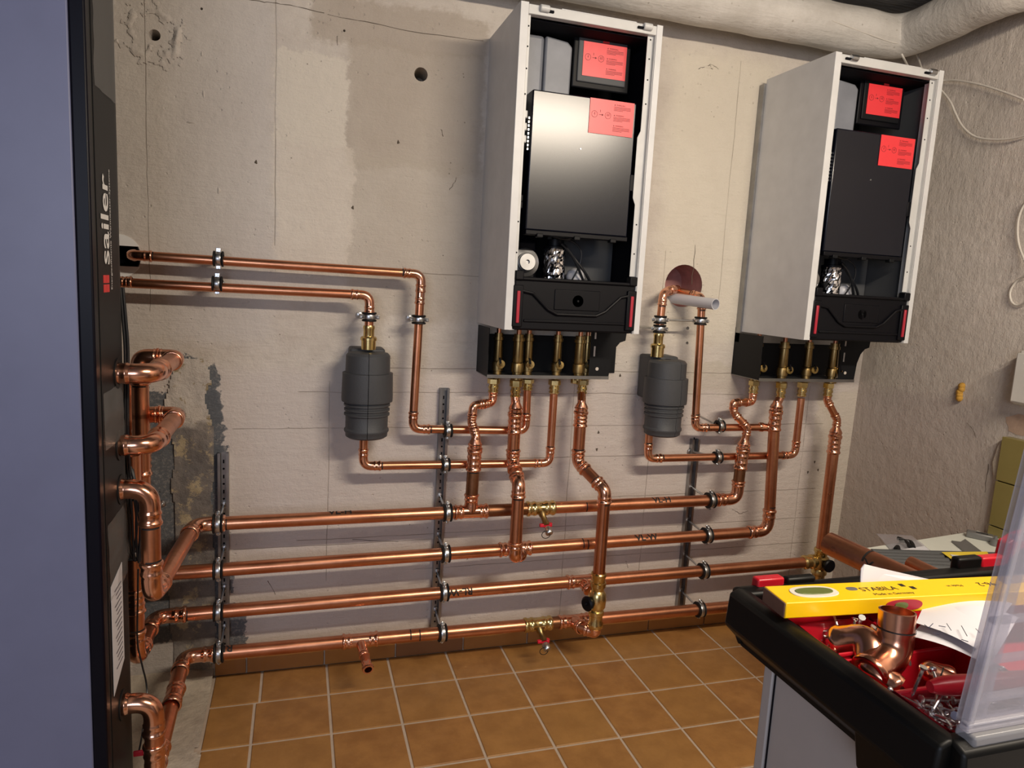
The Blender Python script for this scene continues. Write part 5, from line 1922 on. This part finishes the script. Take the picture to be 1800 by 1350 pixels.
h_ = lambda px, py, z_: hit(px, py, 2, z_)
sheet([h_(1600, 1118, ZR + .002), h_(1740, 1172, ZR - .002), h_(1790, 1085, ZR + .008), h_(1640, 1075, ZR + .006)], 0, 'sheet')
sheet([h_(1610, 1095, ZR + .012), h_(1720, 1142, ZR + .012), h_(1780, 1060, ZR + .010), h_(1625, 1062, ZR + .005)], 0, 'sheet', bulge=.008)
g = MB()
for (a, b_, c, d) in ((1640, 1112, 1652, 1116), (1690, 1124, 1702, 1128), (1625, 1098, 1636, 1106), (1664, 1096, 1672, 1108), (1650, 1100, 1662, 1102), (1690, 1100, 1700, 1118), (1715, 1105, 1722, 1112), (1632, 1104, 1640, 1096)):
    A3, B3 = h_(a, b_, ZR + .0215), h_(c, d, ZR + .0215)
    g.sweep([A3, B3], .0005, 4)
g.build('drawing_lines', 'ink', pp)
ws = thing('white_sheet', 'white sheet standing behind the spirit level', 'paper', (.83, -1.6, ZR))
cA = hit(1513, 1035, 1, -1.615)
mb = MB()
pts = [hit(1512, 1036, 1, -1.615), hit(1514, 1000, 1, -1.605), hit(1520, 992, 1, -1.605), hit(1565, 1003, 1, -1.60), hit(1640, 1020, 1, -1.60), hit(1650, 1034, 1, -1.612)]
mb.prism(pts, (0, .0012, 0)).build('sheet', 'paper', ws, smooth=False)

# copper pipes sticking out over the corner cabinet


def cam_pt(px, py, dist):
    return CAM + ray(px, py) * dist


pl1 = thing('loose_copper_pipe', 'thick loose copper pipe with a black pen mark poking out behind the spirit level', 'copper pipe', cam_pt(1455, 955, 1.36))
A_, B_ = cam_pt(1457, 955, 1.30), cam_pt(1640, 1040, 1.12)
L_ = (B_ - A_).length
MB().lathe(A_, B_ - A_, [(.05, .018), (0, .019), (0, .021), (L_, .021), (L_, .019)], 28, caps=True).build('tube', 'copper', pl1, angle=.6)
mark(pl1, A_.lerp(B_, .42), B_ - A_, .021)
text('pen_writing', 'X', .03, A_.lerp(B_, .5), (B_ - A_), (0, .3, 1), 'marker', pl1, align='CENTER', wrap=.021)
for q, lab in (((1540, 990, 1690, 1046, 1.22, 1.10), 'thinner loose copper pipe continuing to the right behind the spirit level'), ((1600, 990, 1720, 1048, 1.22, 1.10), 'thin loose copper pipe above the other one behind the spirit level')):
    A_, B_ = cam_pt(q[0], q[1], q[4]), cam_pt(q[2], q[3], q[5])
    L_ = (B_ - A_).length
    tag(MB().lathe(A_, B_ - A_, [(.03, .0105), (0, .0115), (0, .0125), (L_, .0125)], 24).build('loose_copper_pipe', 'copper'), lab, 'copper pipe')

# clear organiser lid standing upright at the near side of the tray
ol = thing('clear_organiser', 'clear plastic compartment organiser standing upright at the right edge', 'organiser box', (.85, -1.9, ZR))
ex = V((1, 0, 0))
B0 = hit(1688, 1278, 2, ZR + .012)
B0.x = .613
T0 = hit(1797, 890, 0, .613)
uz = (T0 - B0).normalized()
un = ex.cross(uz)
mo = Matrix((ex, un, uz)).transposed().to_4x4()
mo.translation = B0
WL, HL, TH = .42, .30, .011
sh = MB()
sh.box((0, 0, 0), (WL, .0016, HL), mo)
sh.build('back_sheet', 'clear_plastic', ol, smooth=False)
sh = MB()
sh.box((0, -TH, 0), (.0018, 0, HL), mo).box((WL - .002, -TH, 0), (WL, 0, HL), mo).box((0, -TH, 0), (WL, 0, .0018), mo).box((0, -TH, HL - .002), (WL, 0, HL), mo)
sh.build('frame_wall', 'clear_rib', ol, smooth=False)
for i in range(1, 7):
    MB().box((i * .06 - .04, -TH + .002, .004), (i * .06 - .035, -.001, HL - .004), mo).build('divider', 'clear_rib', ol, smooth=False)
for j in range(0, 7):
    MB().box((.006, -TH + .002, .022 + j * .042), (WL - .006, -.001, .026 + j * .042), mo).build('divider', 'clear_rib', ol, smooth=False)
MB().box((-.004, -.004, -.004), (WL, .006, .006), mo).box((-.004, -.004, 0), (.004, .005, HL), mo).build('rim', 'clear_rib', ol, bevel=.0015)
MB().box((0, -.010, -.016), (WL, .012, -.004), mo).build('hinge_strip', 'clear_rib', ol, bevel=.003)

# ceiling lamp housing (out of view)
lamp = thing('tube_lamp', 'long tube lamp on the ceiling', 'lamp', (1.3, -2.4, 2.38))
MB().box((.7, -2.46, 2.36), (1.9, -2.34, ZC)).build('housing', 'white_coat', lamp, bevel=.004)
